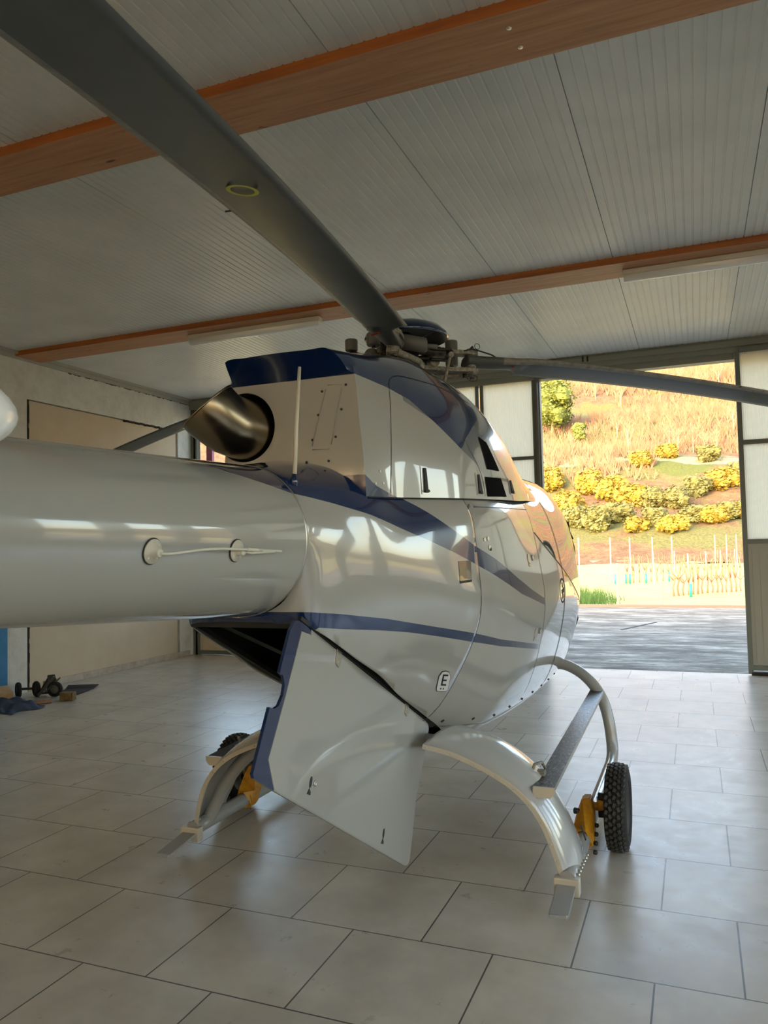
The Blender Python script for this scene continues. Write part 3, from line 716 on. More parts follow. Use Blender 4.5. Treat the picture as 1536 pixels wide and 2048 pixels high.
# bay inside the sloping opening; its shade is put into the liner colour
bm = B()
def inner(Y):
    h = half(Y); zc = 1.40+(1.25-1.40)*(Y-2.5)/1.4; return [(x*.93, zc+(z-zc)*.93) for x, z in h]
ib = loft([2.60+.1*k for k in range(16)], inner, True, True)
bmesh.ops.bisect_plane(ib, geom=list(ib.verts)+list(ib.edges)+list(ib.faces), plane_co=(CX, 2.5, 1.385), plane_no=(0, -SL, 1), clear_inner=True)
for f in ib.faces: f.normal_flip()
bay = part('baggage_bay_liner', ib, M_void, hull)
bm = B()
def onslope(x, Y, dz=0): return Vector((CX+x, Y, 1.369+SL*(Y-2.5)+dz))
for sgn in (1, -1):
    tube(bm, [onslope(sgn*.262, 2.58, .012), onslope(sgn*.262, 3.86, .012)], 1, sq=(.02, .02))
tube(bm, [onslope(-.26, 2.58, .014), onslope(.26, 2.58, .014)], 1, sq=(.03, .03))
part('bay_rubber_seal', bm, M_black, hull)
bm = B()
tube(bm, [onslope(-.22, 2.75, .07), onslope(-.05, 3.5, .09)], 1, sq=(.06, .02)); tube(bm, [onslope(.0, 2.7, .10), onslope(.05, 3.2, .16)], 1, sq=(.04, .02))
islands('bay_rib', bm, mat('bay_rib_green', (.03, .045, .038), .5), bay)
bm = B(); 
patch(bm, 2.60, 1.40, .05, .02, .001, BVH_HULL, poly=[(-.06, -.03), (.10, -.05), (.10, -.02), (-.05, .005)])
bm.free()

# hanging bay door (opened on its right-hand hinge)
DX = CX+.265
HA = Vector((DX, 2.5, 1.369)); HB = Vector((DX, 3.9, .70)); HH = (HB-HA).normalized(); HNn = Vector((0, HH.z, -HH.y))   # down-and-aft
#DOORPOLY
FL = [(0,.003),(-.032,.014),(-.053,.059),(-.066,.215),(-.039,.218),(-.015,.245),(-.012,.279),(-.028,.321),(-.054,.337),(-.086,.34),(-.104,.56),(-.092,.572),(.051,.586),(-.029,.5),(.002,.275),(.026,.033),(.10,.02),(.096,.0)]
PN = [(.10,.02),(.026,.033),(.002,.275),(-.029,.5),(.051,.586),(1.445,.706),(1.485,.703),(1.505,.69),(1.511,.665),(1.501,.379),(1.515,.334),(1.571,.085),(1.575,.03),(1.555,.008),(1.50,.003),(.096,.0)]
def dpt(u, v, x=0): return HA+HH*u+HNn*v+Vector((x, 0, 0))
door = None
bm = B(); prism(bm, [dpt(u, v) for u, v in PN], (-.014, 0, 0)); bmesh.ops.bevel(bm, geom=[e for e in bm.edges if all(abs(v.co.x-DX) < 1e-4 for v in e.verts)], offset=.003, segments=2, affect='EDGES')
door = part('bay_door', bm, M_greyp, heli, 'grey bay door hanging open with a blue flange')
bm = B(); prism(bm, [dpt(u, v, -.001) for u, v in FL], (-.012, 0, 0)); part('door_flange', bm, M_bluep, door, 'dark blue flange')
bm = B()
for u0, v0 in ((.35, .0), (1.19, -.01)):
    prism(bm, [dpt(u0-.018, v0+.0, .002), dpt(u0+.028, v0, .002), dpt(u0+.034, v0+.05, .002), dpt(u0+.02, v0+.064, .002), dpt(u0-.004, v0+.055, .002)], (.003, 0, 0))
    cyl(bm, dpt(u0-.03, -.006, .0), dpt(u0+.04, -.006, .0), .006, 10)
    for q in ((.0, .02), (.015, .022), (.012, .045)): lathe(bm, [(.004, .003), (.003, .006)], dpt(u0+q[0], v0+q[1], .002), (1, 0, 0), 10)
islands('hinge', bm, M_alu, door)
bm = B()
for u0, v0, sh in ((.310, .515, 1), (1.113, .60, 1)):
    prism(bm, [dpt(u0+.010*math.cos(t*PI/6), v0+.021*math.sin(t*PI/6), .0) for t in range(12)], (.0015, 0, 0), 0)
    prism(bm, [dpt(u0-.004, v0+.022, 0), dpt(u0+.012, v0+.034, 0), dpt(u0+.012, v0+.044, 0), dpt(u0-.016, v0+.044, 0)], (.002, 0, 0), 0)
islands('latch_cutout', bm, M_seam, door)
bm = B(); lathe(bm, [(.011, 0), (.011, .003), (.006, .004), (.004, .002)], dpt(.345, .513, .001), (1, 0, 0), 16); part('lock', bm, M_alu, door)
bm = B(); tube(bm, [dpt(.0, -.008, -.004), dpt(1.50, -.008, -.004)], 1, sq=(.014, .016)); part('hinge_seal', bm, M_black, door)
#ENDDOOR

# --- engine cowl
CT = [
 (2.94, [(.344,1.835),(.335,2.0),(.318,2.18),(.302,2.355),(.262,2.452),(.15,2.460),(0,2.463)]),
 (3.15, [(.374,1.842),(.372,2.03),(.360,2.22),(.335,2.375),(.272,2.49),(.15,2.515),(0,2.522)]),
 (3.4, [(.447,1.85),(.442,2.05),(.42,2.25),(.375,2.41),(.28,2.535),(.15,2.58),(0,2.59)]),
 (3.75, [(.545,1.86),(.535,2.07),(.50,2.28),(.42,2.44),(.30,2.58),(.15,2.63),(0,2.64)]),
 (4.2, [(.605,1.873),(.59,2.08),(.545,2.29),(.455,2.45),(.31,2.58),(.16,2.645),(0,2.66)]),
 (4.6, [(.622,1.885),(.60,2.06),(.55,2.24),(.45,2.39),(.31,2.50),(.16,2.57),(0,2.59)]),
 (4.9, [(.617,1.90),(.59,2.03),(.53,2.16),(.43,2.27),(.30,2.345),(.16,2.40),(0,2.42)]),
 (5.15, [(.60,1.91),(.575,2.00),(.51,2.09),(.42,2.165),(.30,2.215),(.16,2.25),(0,2.265)]),
 (5.38, [(.60,1.915),(.56,1.98),(.49,2.05),(.40,2.12),(.29,2.165),(.15,2.195),(0,2.205)]),
]
cy_ = [s[0] for s in CT]
GX = [pchip(cy_, [s[1][i][0]+.006 for s in CT]) for i in range(7)]; GZ = [pchip(cy_, [s[1][i][1]+(.004 if i < 3 or s[0] < 3 else -.008) for s in CT]) for i in range(7)]
def chalf(Y, n=6):
    q = [(v.x, v.z) for v in catmull([(GX[i](Y), 0, GZ[i](Y)) for i in range(7)], n)]; q[-1] = (0, q[-1][1]); return q
def cowl_loft(YS):
    bm = B(); rings = []
    for Y in YS:
        h = chalf(Y); pts = [(CX+x, Y, z) for x, z in h]+[(CX-x, Y, z) for x, z in reversed(h[:-1])]
        rings.append([bm.verts.new(q) for q in pts])
    for a, b in zip(rings, rings[1:]):
        for k in range(len(a)-1): bm.faces.new((a[k], a[k+1], b[k+1], b[k])).smooth = True
    return bm, rings
cb, rings = cowl_loft([2.94+(5.38-2.94)*k/60 for k in range(61)])
# rear: upright face with the overhanging blue hood above it
r0 = rings[0]; n0 = len(r0); K = 18            # ring index of the shoulder point (.302, 2.355)
hood = []
for i, v in enumerate(r0):
    j = i if i <= (n0-1)/2 else n0-1-i
    if j > K: 
        t = min(1, (j-K)/6.0); hood.append(cb.verts.new((CX+(v.co.x-CX)*(.93 if j < 30 else .93), v.co.y-.125*t, v.co.z-.012*t)))
    else: hood.append(v)
for i in range(n0-1):
    a, b, c, d = r0[i], r0[i+1], hood[i+1], hood[i]
    q = []
    for v in (a, d, c, b):
        if v not in q: q.append(v)
    if len(q) >= 3: cb.faces.new(q)
# hood underside / rear panel
top = [v for v in hood[K:n0-K]]
cb.faces.new(top)
# rear face with round exhaust cut-out
EXC = Vector((CX-.235, 2.94, 2.175)); EXR = .155
low = r0[:K+1]+[r0[n0-1-K+i] for i in range(K+1)]
outer = [v.co.copy() for v in r0[:K+1]]+[v.co.copy() for v in r0[n0-1-K:]]
# arch-shaped bottom edge over the boom
arch = []
hh = [q for q in half(2.94) if q[1] > 1.86 and q[0] < .34]
for x, z in [(-x, z) for x, z in hh]+[(x, z) for x, z in reversed(hh[:-1])]: arch.append(Vector((CX+x, 2.94, z-.004)))
ring = outer+arch
cverts = [cb.verts.new(EXC+Vector((EXR*math.cos(2*PI*k/48), 0, EXR*math.sin(2*PI*k/48)))) for k in range(48)]
ov = [cb.verts.new(p) for p in ring]
es = [cb.edges.new((ov[i], ov[(i+1)%len(ov)])) for i in range(len(ov))]+[cb.edges.new((cverts[i], cverts[(i+1)%48])) for i in range(48)]
rf = bmesh.ops.triangle_fill(cb, edges=es, use_beauty=True)
bmesh.ops.remove_doubles(cb, verts=cb.verts, dist=1e-4)
bmesh.ops.recalc_face_normals(cb, faces=cb.faces)
BVH_COWL = BVHTree.FromBMesh(cb)
# air intakes on the front shoulder: inner shade painted as black panels
def yz_in(poly, y, z):
    ins = False; n = len(poly)
    for i in range(n):
        (y1, z1), (y2, z2) = poly[i], poly[(i+1)%n]
        if (z1 > z) != (z2 > z) and y < (y2-y1)*(z-z1)/(z2-z1)+y1: ins = not ins
    return ins
cowl = part('engine_cowl', cb, M_cowl, heli, smooth=False)
for p_ in cowl.data.polygons: p_.use_smooth = True
cowl.data.set_sharp_from_angle(angle=math.radians(24))
def cpatch(bm, poly, off, thick=.003, mi=0): patch(bm, 0, 0, 0, 0, off, BVH_COWL, thick=thick, poly=poly, mi=mi)
def densify(poly, n=8):
    out = []
    for i in range(len(poly)):
        a, b = poly[i], poly[(i+1)%len(poly)]
        out += [(a[0]+(b[0]-a[0])*k/n, a[1]+(b[1]-a[1])*k/n) for k in range(n)]
    return out
def skin_panel(bm, poly, off, bvh, res=.025):
    """closed area of the skin, offset outwards, from a (Y,z) polygon"""
    ys2 = [q[0] for q in poly]; zs2 = [q[1] for q in poly]
    ny = max(1, int((max(ys2)-min(ys2))/res)); nz = 6
    y0, z0, y1, z1 = min(ys2), min(zs2), max(ys2), max(zs2)
    # polygon given as quad a,b,c,d : bilinear
    a, b, c, d = poly; g = []
    for i in range(ny+1):
        row = []
        for j in range(nz+1):
            s, t = i/ny, j/nz
            y = (a[0]*(1-s)+b[0]*s)*(1-t)+(d[0]*(1-s)+c[0]*s)*t; z = (a[1]*(1-s)+b[1]*s)*(1-t)+(d[1]*(1-s)+c[1]*s)*t
            row.append(bm.verts.new(side_pt(y, z, off, bvh)[0]))
        g.append(row)
    for i in range(ny):
        for j in range(nz): bm.faces.new((g[i][j], g[i+1][j], g[i+1][j+1], g[i][j+1]))

# cowl fittings (right-hand side)
def cline(bm, pts, w=.005, off=.0012): ribbon(bm, pts, w, off, BVH_COWL)
bm = B()
cline(bm, [(3.145, 1.865), (3.15, 1.95), (3.16, 2.05), (3.17, 2.15), (3.185, 2.25), (3.2, 2.33), (3.215, 2.365), (3.24, 2.392), (3.28, 2.412), (3.33, 2.425), (3.4, 2.432), (3.5, 2.438), (3.6, 2.442), (3.7, 2.446), (3.8, 2.445), (3.9, 2.438), (4.0, 2.425), (4.1, 2.405)])
cline(bm, [(3.985, 1.885), (3.97, 1.95), (3.95, 2.0), (3.90, 2.06), (3.84, 2.12), (3.79, 2.18)])
part('access_door_seam', bm, M_seam, cowl)
bm = B(); ribbon(bm, [(2.95+.1*k, interp(2.95+.1*k, [2.94, 3.4, 4.0, 5.2], [1.836, 1.848, 1.865, 1.905])) for k in range(22)], .008, .004); part('cowl_seam', bm, M_seam, cowl)
bm = B(); skin_panel(bm, [(3.978, 2.206), (4.091, 2.185), (4.248, 2.040), (4.035, 2.035)], .003, BVH_COWL, .02); part('upper_air_intake', bm, M_open, cowl, 'black upper air intake')
bm = B(); skin_panel(bm, [(3.992, 1.990), (4.264, 2.0), (4.345, 1.900), (4.012, 1.885)], .003, BVH_COWL, .02); part('side_air_intake', bm, M_open, cowl, 'black square air intake')
def latch(Y, z, h_, tilt):
    bm = B(); patch(bm, 0, 0, 0, 0, .001, BVH_COWL, thick=.002, poly=densify([(Y-.022, z-h_/2-.008), (Y+.026+tilt, z-h_/2-.008), (Y+.022, z+h_/2+.008), (Y-.026-tilt*.3, z+h_/2+.008)], 3))
    l = part('latch', bm, M_greyp, cowl)
    bm = B(); patch(bm, 0, 0, 0, 0, .003, BVH_COWL, thick=.006, poly=densify([(Y-.008, z-h_/2), (Y+.010+tilt, z-h_/2), (Y+.008, z+h_/2), (Y-.010, z+h_/2)], 3))
    patch(bm, Y+.004+tilt*.4, z-h_/2+.008, .018, .008, .005, BVH_COWL, 8, .008); part('latch_strap', bm, M_black, l)
latch(3.395, 1.935, .115, .01); latch(3.90, 1.945, .10, .03); latch(4.46, 1.965, .075, .05)
def screws(name, L, bvh, r, m, par):
    bm = B()
    for y, z in L: patch(bm, y, z, r, r, .001, bvh, 10, .002)
    return islands(name, bm, m, par)
screws('screw', [(3.06, 1.955), (3.02, 1.90), (3.085, 1.905)], BVH_COWL, .006, M_alu, cowl)
bm = B(); patch(bm, 3.75, 1.822, .016, .010, .002, BVH_HULL, 12, .01); part('filler_cap', bm, M_alu, hull)
bm = B()
for y, z, r in ((3.835, 1.655, .010), (3.875, 1.66, .012), (3.885, 1.615, .012)): patch(bm, y, z, r, r, .001, BVH_HULL, 16, .003)
islands('door_lock', bm, M_alu, rd)
bm = B()
patch(bm, 3.895, 1.605, .005, .008, .005, BVH_HULL, 8, .002); part('lock_slot', bm, M_seam, rd)
def hingeplate(Y, z):
    bm = B(); patch(bm, Y-.03, z, .035, .03, .001, BVH_HULL, 14, .003); patch(bm, Y+.05, z+.004, .022, .018, .002, BVH_HULL, 4, .006); patch(bm, Y-.03, z-.038, .03, .010, .001, BVH_HULL, 8, .002)
    part('door_hinge', bm, M_alu, rd)
hingeplate(4.62, 1.54); hingeplate(4.72, 1.09)
bm = B(); skin_panel(bm, [(3.56, 1.553), (3.677, 1.553), (3.670, 1.450), (3.562, 1.446)], .002, BVH_HULL, .02); sp = part('side_vent', bm, mat('brown_tinted_vent', (.085, .08, .055), .12, Coat_Weight=1.0), hull, 'dark recessed square vent')
bm = B(); skin_panel(bm, [(3.563, 1.457), (3.669, 1.460), (3.669, 1.449), (3.563, 1.446)], .004, BVH_HULL, .02); part('vent_lip', bm, M_black, sp)
# placard with the letter E
def uv(u, v): return (3.690+.100*u-.067*v, .905-.018*u+.116*v)
def uvp(bm, L, off): patch(bm, 0, 0, 0, 0, off, BVH_HULL, thick=.001, poly=[uv(*q) for q in L])
bm = B(); uvp(bm, [(.0, .12), (.10, .0), (.9, .0), (1.0, .12), (1.0, .72), (.8, .95), (.5, 1.0), (.2, .95), (0, .72)], .0015); pl = part('placard', bm, M_black, hull)
bm = B(); uvp(bm, [(.04, .13), (.13, .03), (.87, .03), (.96, .13), (.96, .71), (.78, .92), (.5, .96), (.22, .92), (.04, .71)], .003); pf = part('placard_face', bm, mat('placard_white', (.60, .60, .58), .4), pl)
bm = B(); uvp(bm, [(.30, .30), (.72, .30), (.72, .37), (.40, .37), (.40, .52), (.68, .52), (.68, .59), (.40, .59), (.40, .76), (.72, .76), (.72, .83), (.30, .83)], .0045)
for u in (.30, .52): uvp(bm, [(u, .12), (u+.12, .12), (u+.06, .20)], .0045)
part('letter_E', bm, M_black, pf)
# round emblem on the front door
bm = B(); n_ = 28; EY, EZ = 5.36, 1.305
ro = [side_pt(EY+.085*math.cos(2*PI*k/n_), EZ+.085*math.sin(2*PI*k/n_), .002)[0] for k in range(n_)]; ri = [side_pt(EY+.074*math.cos(2*PI*k/n_), EZ+.074*math.sin(2*PI*k/n_), .002)[0] for k in range(n_)]
a_ = [bm.verts.new(p) for p in ro]; b_ = [bm.verts.new(p) for p in ri]
for k in range(n_): bm.faces.new((a_[k], a_[(k+1)%n_], b_[(k+1)%n_], b_[k]))
for poly in ([(-.05, .0), (.0, .012), (.05, .022), (.048, .0), (.0, -.010)], [(-.012, -.055), (.014, -.05), (.018, -.02), (-.01, -.02)], [(-.012, .02), (.012, .02), (.006, .055), (-.006, .055)], [(-.03, -.02), (.03, -.015), (.03, -.004), (-.03, -.006)]):
    patch(bm, EY, EZ, 0, 0, .001, BVH_HULL, thick=.001, poly=poly)
part('emblem', bm, M_black, fd)
# wiper and windshield frame seen past the door edge
bm = B()
tube(bm, [(CX+.66, 6.33, 1.80), (CX+.665, 6.35, 1.72), (CX+.69, 6.36, 1.66)], .012, 8)
prism(bm, [(CX+.655, 6.35, 1.73), (CX+.69, 6.36, 1.60), (CX+.70, 6.36, 1.44), (CX+.675, 6.36, 1.46)], (.012, .03, 0))
tube(bm, [(CX+.60, 6.30, 1.90), (CX+.65, 6.33, 1.80), (CX+.695, 6.35, 1.60), (CX+.706, 6.36, 1.40), (CX+.712, 6.36, 1.15), (CX+.708, 6.36, 1.09)], .008, 8)
tube(bm, [(CX+.655, 6.3, 1.44), (CX+.69, 6.34, 1.39), (CX+.708, 6.36, 1.33)], .011, 8)
tube(bm, [(CX+.67, 6.34, 1.085), (CX+.715, 6.36, 1.085)], .008, 8)
prism(bm, [(CX+.705, 6.36, 1.06), (CX+.71, 6.36, 1.02), (CX+.675, 6.36, .93)], (.006, .01, 0))
part('wiper_frame', bm, M_black, hull)

# rear face: embossed strip, screws, exhaust
bm = B(); YR = 2.938
def rr_poly(a, b, c, d): return densify([a, b, c, d], 4)
c4 = [Vector((-1.432, YR, 2.325)), Vector((-1.358, YR, 2.322)), Vector((-1.420, YR, 2.052)), Vector((-1.512, YR, 2.052))]
for a, b in zip(c4, c4[1:]+c4[:1]): tube(bm, [a+(b-a)*.06, b+(a-b)*.06], .0022, 6)
part('cover_strip', bm, M_greyp, cowl)
bm = B()
for x, z in ((-1.455, 2.30), (-1.342, 2.318), (-1.475, 2.20), (-1.365, 2.215), (-1.505, 2.095), (-1.395, 2.10), (-1.535, 2.0), (-1.43, 2.0)): lathe(bm, [(.006, 0), (.005, .003), (.002, .002)], (x, YR, z), (0, -1, 0), 10)
islands('panel_screw', bm, M_mech2, cowl)
M_exh = mat('burnt_steel_exhaust', rough=.26, metal=1); nt = NT(M_exh); nt.col(nt.ramp(nt.noise(nt.pos(), 4, 3, .5), [(.3, (.26, .21, .14)), (.7, (.33, .275, .19))]))
def rings_tube(bm, specs, n=40, close=False):
    rings = []; ref = Vector((1, 0, .2))
    for c, nrm, r in specs:
        nrm = Vector(nrm).normalized(); s = (ref-nrm*ref.dot(nrm)).normalized(); u = nrm.cross(s); c = Vector(c)
        rings.append([bm.verts.new(c+(s*math.cos(2*PI*k/n)+u*math.sin(2*PI*k/n))*r) for k in range(n)])
    for a, b in zip(rings, rings[1:]):
        for k in range(n): bm.faces.new((a[k], a[(k+1)%n], b[(k+1)%n], b[k])).smooth = True
NM = (-.52, -.40, .74)
def exh_spec(r, t):
    P = [((-1.842, 3.12, 2.165), (0, -1, 0)), ((-1.842, 2.96, 2.165), (0, -1, .05)), ((-1.850, 2.90, 2.168), (-.12, -1, .15)), ((-1.868, 2.845, 2.18), (-.28, -.85, .35)), ((-1.90, 2.79, 2.215), NM), ((-1.925, 2.77, 2.25), NM)]
    return [(c, n_, r+(t if i == len(P)-1 else 0)) for i, (c, n_) in enumerate(P)]
bm = B(); rings_tube(bm, exh_spec(.135, .0)); bmesh.ops.recalc_face_normals(bm, faces=bm.faces)
exh = part('exhaust_pipe', bm, M_exh, cowl, 'burnished bronze exhaust pipe', smooth=True)
bm = B(); cM = Vector((-1.925, 2.77, 2.25)); lathe(bm, [(.129, -.006), (.140, -.006), (.140, .002), (.129, .002), (.129, -.006)], cM, NM, 40, cap=False); part('exhaust_rim', bm, M_exh, exh)
bm = B(); t_ = bmesh.new(); lathe(t_, [(.152, .02), (.155, .22), (.001, .22)], (EXC.x, 2.935, EXC.z), (0, 1, 0), 32, cap=False); merge(bm, t_); part('exhaust_bay', bm, M_void, cowl)

# whip antenna and tube antenna on the boom
M_ivory = mat('ivory_plastic', (.66, .63, .52), .45)
bm = B(); tube(bm, [(-1.398, 2.575, 1.905), (-1.40, 2.60, 2.10), (-1.40, 2.635, 2.335)], [.0085, .008, .0065], 12); an = part('whip_antenna', bm, M_ivory, heli)
bm = B(); lathe(bm, [(.016, -.025), (.014, .012), (.010, .022), (.010, .032)], (-1.398, 2.57, 1.88), (.05, .03, 1), 16); part('antenna_base', bm, M_bluep, an)
def boomside(Y, z):
    zc, r = boomc(Y); dz = z-zc; x = math.sqrt(max(0, r*r-dz*dz)); return Vector((CX+x, Y, z)), Vector((x, 0, dz)).normalized()
P1, N1 = boomside(1.70, 1.630); P2, N2 = boomside(2.085, 1.627)
ha = None
for P, Nn in ((P1, N1), (P2, N2)):
    bm = B(); lathe(bm, [(.0375, -.001), (.0375, .0015)], P, Nn, 32); o = part('antenna_mount', bm, M_seam, boom)
    bm = B(); lathe(bm, [(.0345, 0), (.0345, .005), (.014, .007), (.0125, .026), (.0095, .030)], P, Nn, 32)
    for k in range(4):
        s_, u_ = frame_of(Nn); q = P+(s_*math.cos(PI/4+k*PI/2)+u_*math.sin(PI/4+k*PI/2))*.025+Nn*.005; lathe(bm, [(.0035, 0), (.003, .0015)], q, Nn, 10)
    part('mount_plate', bm, M_ivory, o)
bm = B(); q1 = P1+N1*.038; q2 = P2+N2*.040
tube(bm, catmull([P1+N1*.02, q1+Vector((.004, .02, 0)), (q1+q2)/2+Vector((.006, 0, .012)), q2+Vector((0, 0, .010)), q2+Vector((0, .10, .006)), q2+Vector((-.002, .22, .002))], 5), .0042, 10)
tube(bm, [P2+N2*.022, q2+Vector((0, .03, -.002)), q2+Vector((0, .17, .0))], .0038, 10); tube(bm, [q2+Vector((0, .0, .010)), q2+Vector((0, .09, .006))], .0062, 10)
part('rod_antenna', bm, M_ivory, boom)

# tail surfaces (mostly behind the picture's left edge)
bm = B()
def foil(x, y0, y1, zc, t): return [(x, y0, zc), (x, y0-(y0-y1)*.1, zc+t*.8), (x, y0-(y0-y1)*.3, zc+t), (x, y0-(y0-y1)*.7, zc+t*.6), (x, y1, zc), (x, y0-(y0-y1)*.7, zc-t*.6), (x, y0-(y0-y1)*.3, zc-t), (x, y0-(y0-y1)*.1, zc-t*.8)]
secs = [foil(CX+x, y0, y1, 1.783, t) for x, y0, y1, t in ((-.93, .45, .36, .004), (-.92, .62, .25, .02), (-.89, .67, .2, .048), (-.83, .69, .18, .056), (.80, .69, .18, .058), (.88, .69, .2, .056), (.922, .655, .25, .042), (.937, .52, .34, .012))]
rg = [[bm.verts.new(p) for p in s_] for s_ in secs]
for a, b in zip(rg, rg[1:]):
    for k in range(8): bm.faces.new((a[k], a[(k+1)%8], b[(k+1)%8], b[k])).smooth = True
bm.faces.new(rg[0]); bm.faces.new(rg[-1]); bmesh.ops.recalc_face_normals(bm, faces=bm.faces)
st = part('horizontal_stabilizer', bm, mat('white_stabilizer_paint', (.80, .80, .76), .25, Coat_Weight=.8), heli)
sm_ = st.modifiers.new('round', 'SUBSURF'); sm_.levels = 2; sm_.render_levels = 2
bm = B()
n_ = 40; fc = Vector((CX, -1.62, 1.62))
for r0_, r1_, w_ in ((.46, .375, .10),):
    lathe(bm, [(r0_, -w_*.6), (r0_+.02, 0), (r0_, w_*.6), (r1_, w_), (r1_-.01, 0), (r1_, -w_), (r0_, -w_*.6)], fc, (1, 0, 0), n_, cap=False)
prism(bm, [(CX-.05, -1.75, 2.0), (CX-.05, -2.0, 2.0), (CX-.05, -2.35, 2.95), (CX-.05, -2.05, 2.98)], (.10, 0, 0))
part('tail_fin', bm, M_bluep, heli)
bm = B(); cyl(bm, fc-Vector((.08, 0, 0)), fc+Vector((.08, 0, 0)), .10, 20)
for k in range(8):
    a = 2*PI*k/8; box(bm, fc+Vector((0, math.cos(a)*.235, math.sin(a)*.235)), (.012, .28, .045), Matrix.Rotation(a, 3, 'X'))
part('tail_rotor', bm, M_damper, heli)

# --- rotor
MAST = Vector((CX+.025, MY, 0)); HZ = 2.772
hubt = part('rotor_hub', (lambda bm: (cyl(bm, (CX, MY, 2.60), (CX, MY, 2.93), .05, 24), lathe(bm, [(.13, 2.60), (.11, 2.66), (.075, 2.70), (.07, 2.88)], MAST, (0, 0, 1), 28), bm)[-1])(B()), M_mech2, heli)
bm = B(); lathe(bm, [(.25, 2.888), (.258, 2.895), (.25, 2.918), (.21, 2.956), (.15, 2.98), (.07, 2.995), (.001, 3.0)], MAST, (0, 0, 1), 48, cap=False)
lathe(bm, [(.001, 2.975), (.15, 2.96), (.20, 2.937), (.243, 2.896), (.25, 2.888)], MAST, (0, 0, 1), 48, mi=1, cap=False)
part('hub_cap', bm, [M_bluep, M_mech2], hubt, 'dark blue domed hub cap')
bm = B()
for k in range(5): 
    a = k*2*PI/5+.4; tube(bm, [MAST+Vector((.05*math.cos(a), .05*math.sin(a), 2.88)), MAST+Vector((.19*math.cos(a), .19*math.sin(a), 2.94))], .009, 8)
islands('cap_strut', bm, M_mech, hubt)
for az in (50, 170, 290):
    A = math.radians(az+.53); d = Vector((math.sin(A), math.cos(A), 0)); t = Vector((d.y, -d.x, 0)); zz = Vector((0, 0, 1)); c0 = MAST+zz*HZ
    def Q(r, s, z): return c0+d*r+t*s+zz*z
    rot = Matrix((d, t, zz)).transposed()
    bm = B()
    for s, z in ((.0, .055), (.0, -.055)):         # yoke plates above and below the blade root
        prism(bm, [Q(.06, -.05, z-.012), Q(.25, -.035, z-.012), Q(.40, -.045, z-.012), Q(.46, -.03, z-.012), Q(.47, 0, z-.012), Q(.46, .03, z-.012), Q(.40, .045, z-.012), Q(.25, .035, z-.012), Q(.06, .05, z-.012)], (0, 0, .024))
    for s in (-.0,): lathe(bm, [(.035, -.075), (.036, .075), (.02, .085)], Q(.42, 0, 0), (0, 0, 1), 20)
    tube(bm, [Q(.10, -.10, -.07), Q(.22, -.11, -.075), Q(.34, -.07, -.07), Q(.44, -.02, -.065)], [.026, .020, .018, .022], 12)
    lathe(bm, [(.03, -.03), (.034, 0), (.03, .03)], Q(.16, .03, -.02), t, 16)
    part('blade_yoke', bm, M_mech, hubt)
    bm = B()                                      # lead-lag damper
    tube(bm, [Q(.222, -.005, .052), Q(.220, -.010, .052), Q(.170, -.140, .030), Q(.167, -.148, .030)], [.036, .045, .045, .036], 24); tube(bm, [Q(.17, -.14, .03), Q(.15, -.21, .02)], .014, 10); cyl(bm, Q(.223, .0, .053), Q(.23, .03, .058), .022, 16)
    part('damper', bm, M_damper, hubt)
    bm = B()                                      # vibration weights on a short fork
    wc = Q(.348, -.127 if az != 170 else .127, .052)
    lathe(bm, [(.036, .012), (.040, .018), (.040, .078), (.036, .084)], wc+zz*.03, (0, 0, 1), 28); lathe(bm, [(.036, .0), (.040, .006), (.040, .066), (.030, .074)], wc-zz*.048, (0, 0, 1), 28)
    part('vibration_weight', bm, M_damper, hubt)
    bm = B(); cyl(bm, wc+zz*.12, wc-zz*.06, .012, 10); tube(bm, [Q(.06, .05 if az == 170 else -.05, .02), Q(.2, .07 if az == 170 else -.07, .03), wc+zz*.025], [.018, .014, .02], 10)
    for z in (-.015, .05): tube(bm, [Q(.12, .09, z), Q(.26, .075, z)], .011, 8)
    lathe(bm, [(.022, -.025), (.026, 0), (.022, .025)], Q(.25, .08, .02), zz, 14)
    part('weight_fork', bm, M_mech2, hubt)
    bm = B(); cyl(bm, Q(.24, .11, .01), Q(.18, .13, -.20), .010, 10); lathe(bm, [(.017, -.02), (.019, 0), (.017, .02)], Q(.24, .11, .01), t, 12); lathe(bm, [(.013, -.01), (.013, .01)], Q(.185, .128, -.18), (0, 0, 1), 12)
    part('pitch_rod', bm, M_mech, hubt)
    bm = B()
    ps = [Q(.47+.018*math.cos(a), .0, .105+.018*math.sin(a)) for a in [k*PI/7 for k in range(15)]]; tube(bm, ps, .002, 6, False); cyl(bm, Q(.42, 0, .08), Q(.44, 0, .10), .009, 8)
    ps = [Q(.43+.035*math.cos(a), .01*math.sin(2*a), -.10+.018*math.sin(a)) for a in [k*PI/7 for k in range(15)]]; tube(bm, ps, .0022, 6, False); lathe(bm, [(.014, -.025), (.014, 0), (.004, -.0)], Q(.38, 0, -.075), zz, 12)
    lathe(bm, [(.012, -.01), (.02, .0)], Q(.43, 0, -.095), zz, 12)
    tube(bm, [Q(.36, .04, .06), Q(.42, .045, .075), Q(.55, .03, .05), Q(.62, .02, .02)], .005, 6)
    part('safety_clip', bm, M_mech2, hubt)
    # blade
    bm = B(); prev = None
    def zr(r): return -.0193*(r-.5)-.0192*max(0, r-.5)**2
    RS = [.38, .40, .45, .55, .62, .68, .70, .72, .735, .748, .76, .77, .78, .788, .796, .82, .88, .94, 1.02, 1.15, 1.4, 1.7, 2.0, 2.3, 2.6, 2.9, 3.2, 3.5, 3.8, 4.1, 4.4, 4.7, 4.9, 4.97, 5.0]
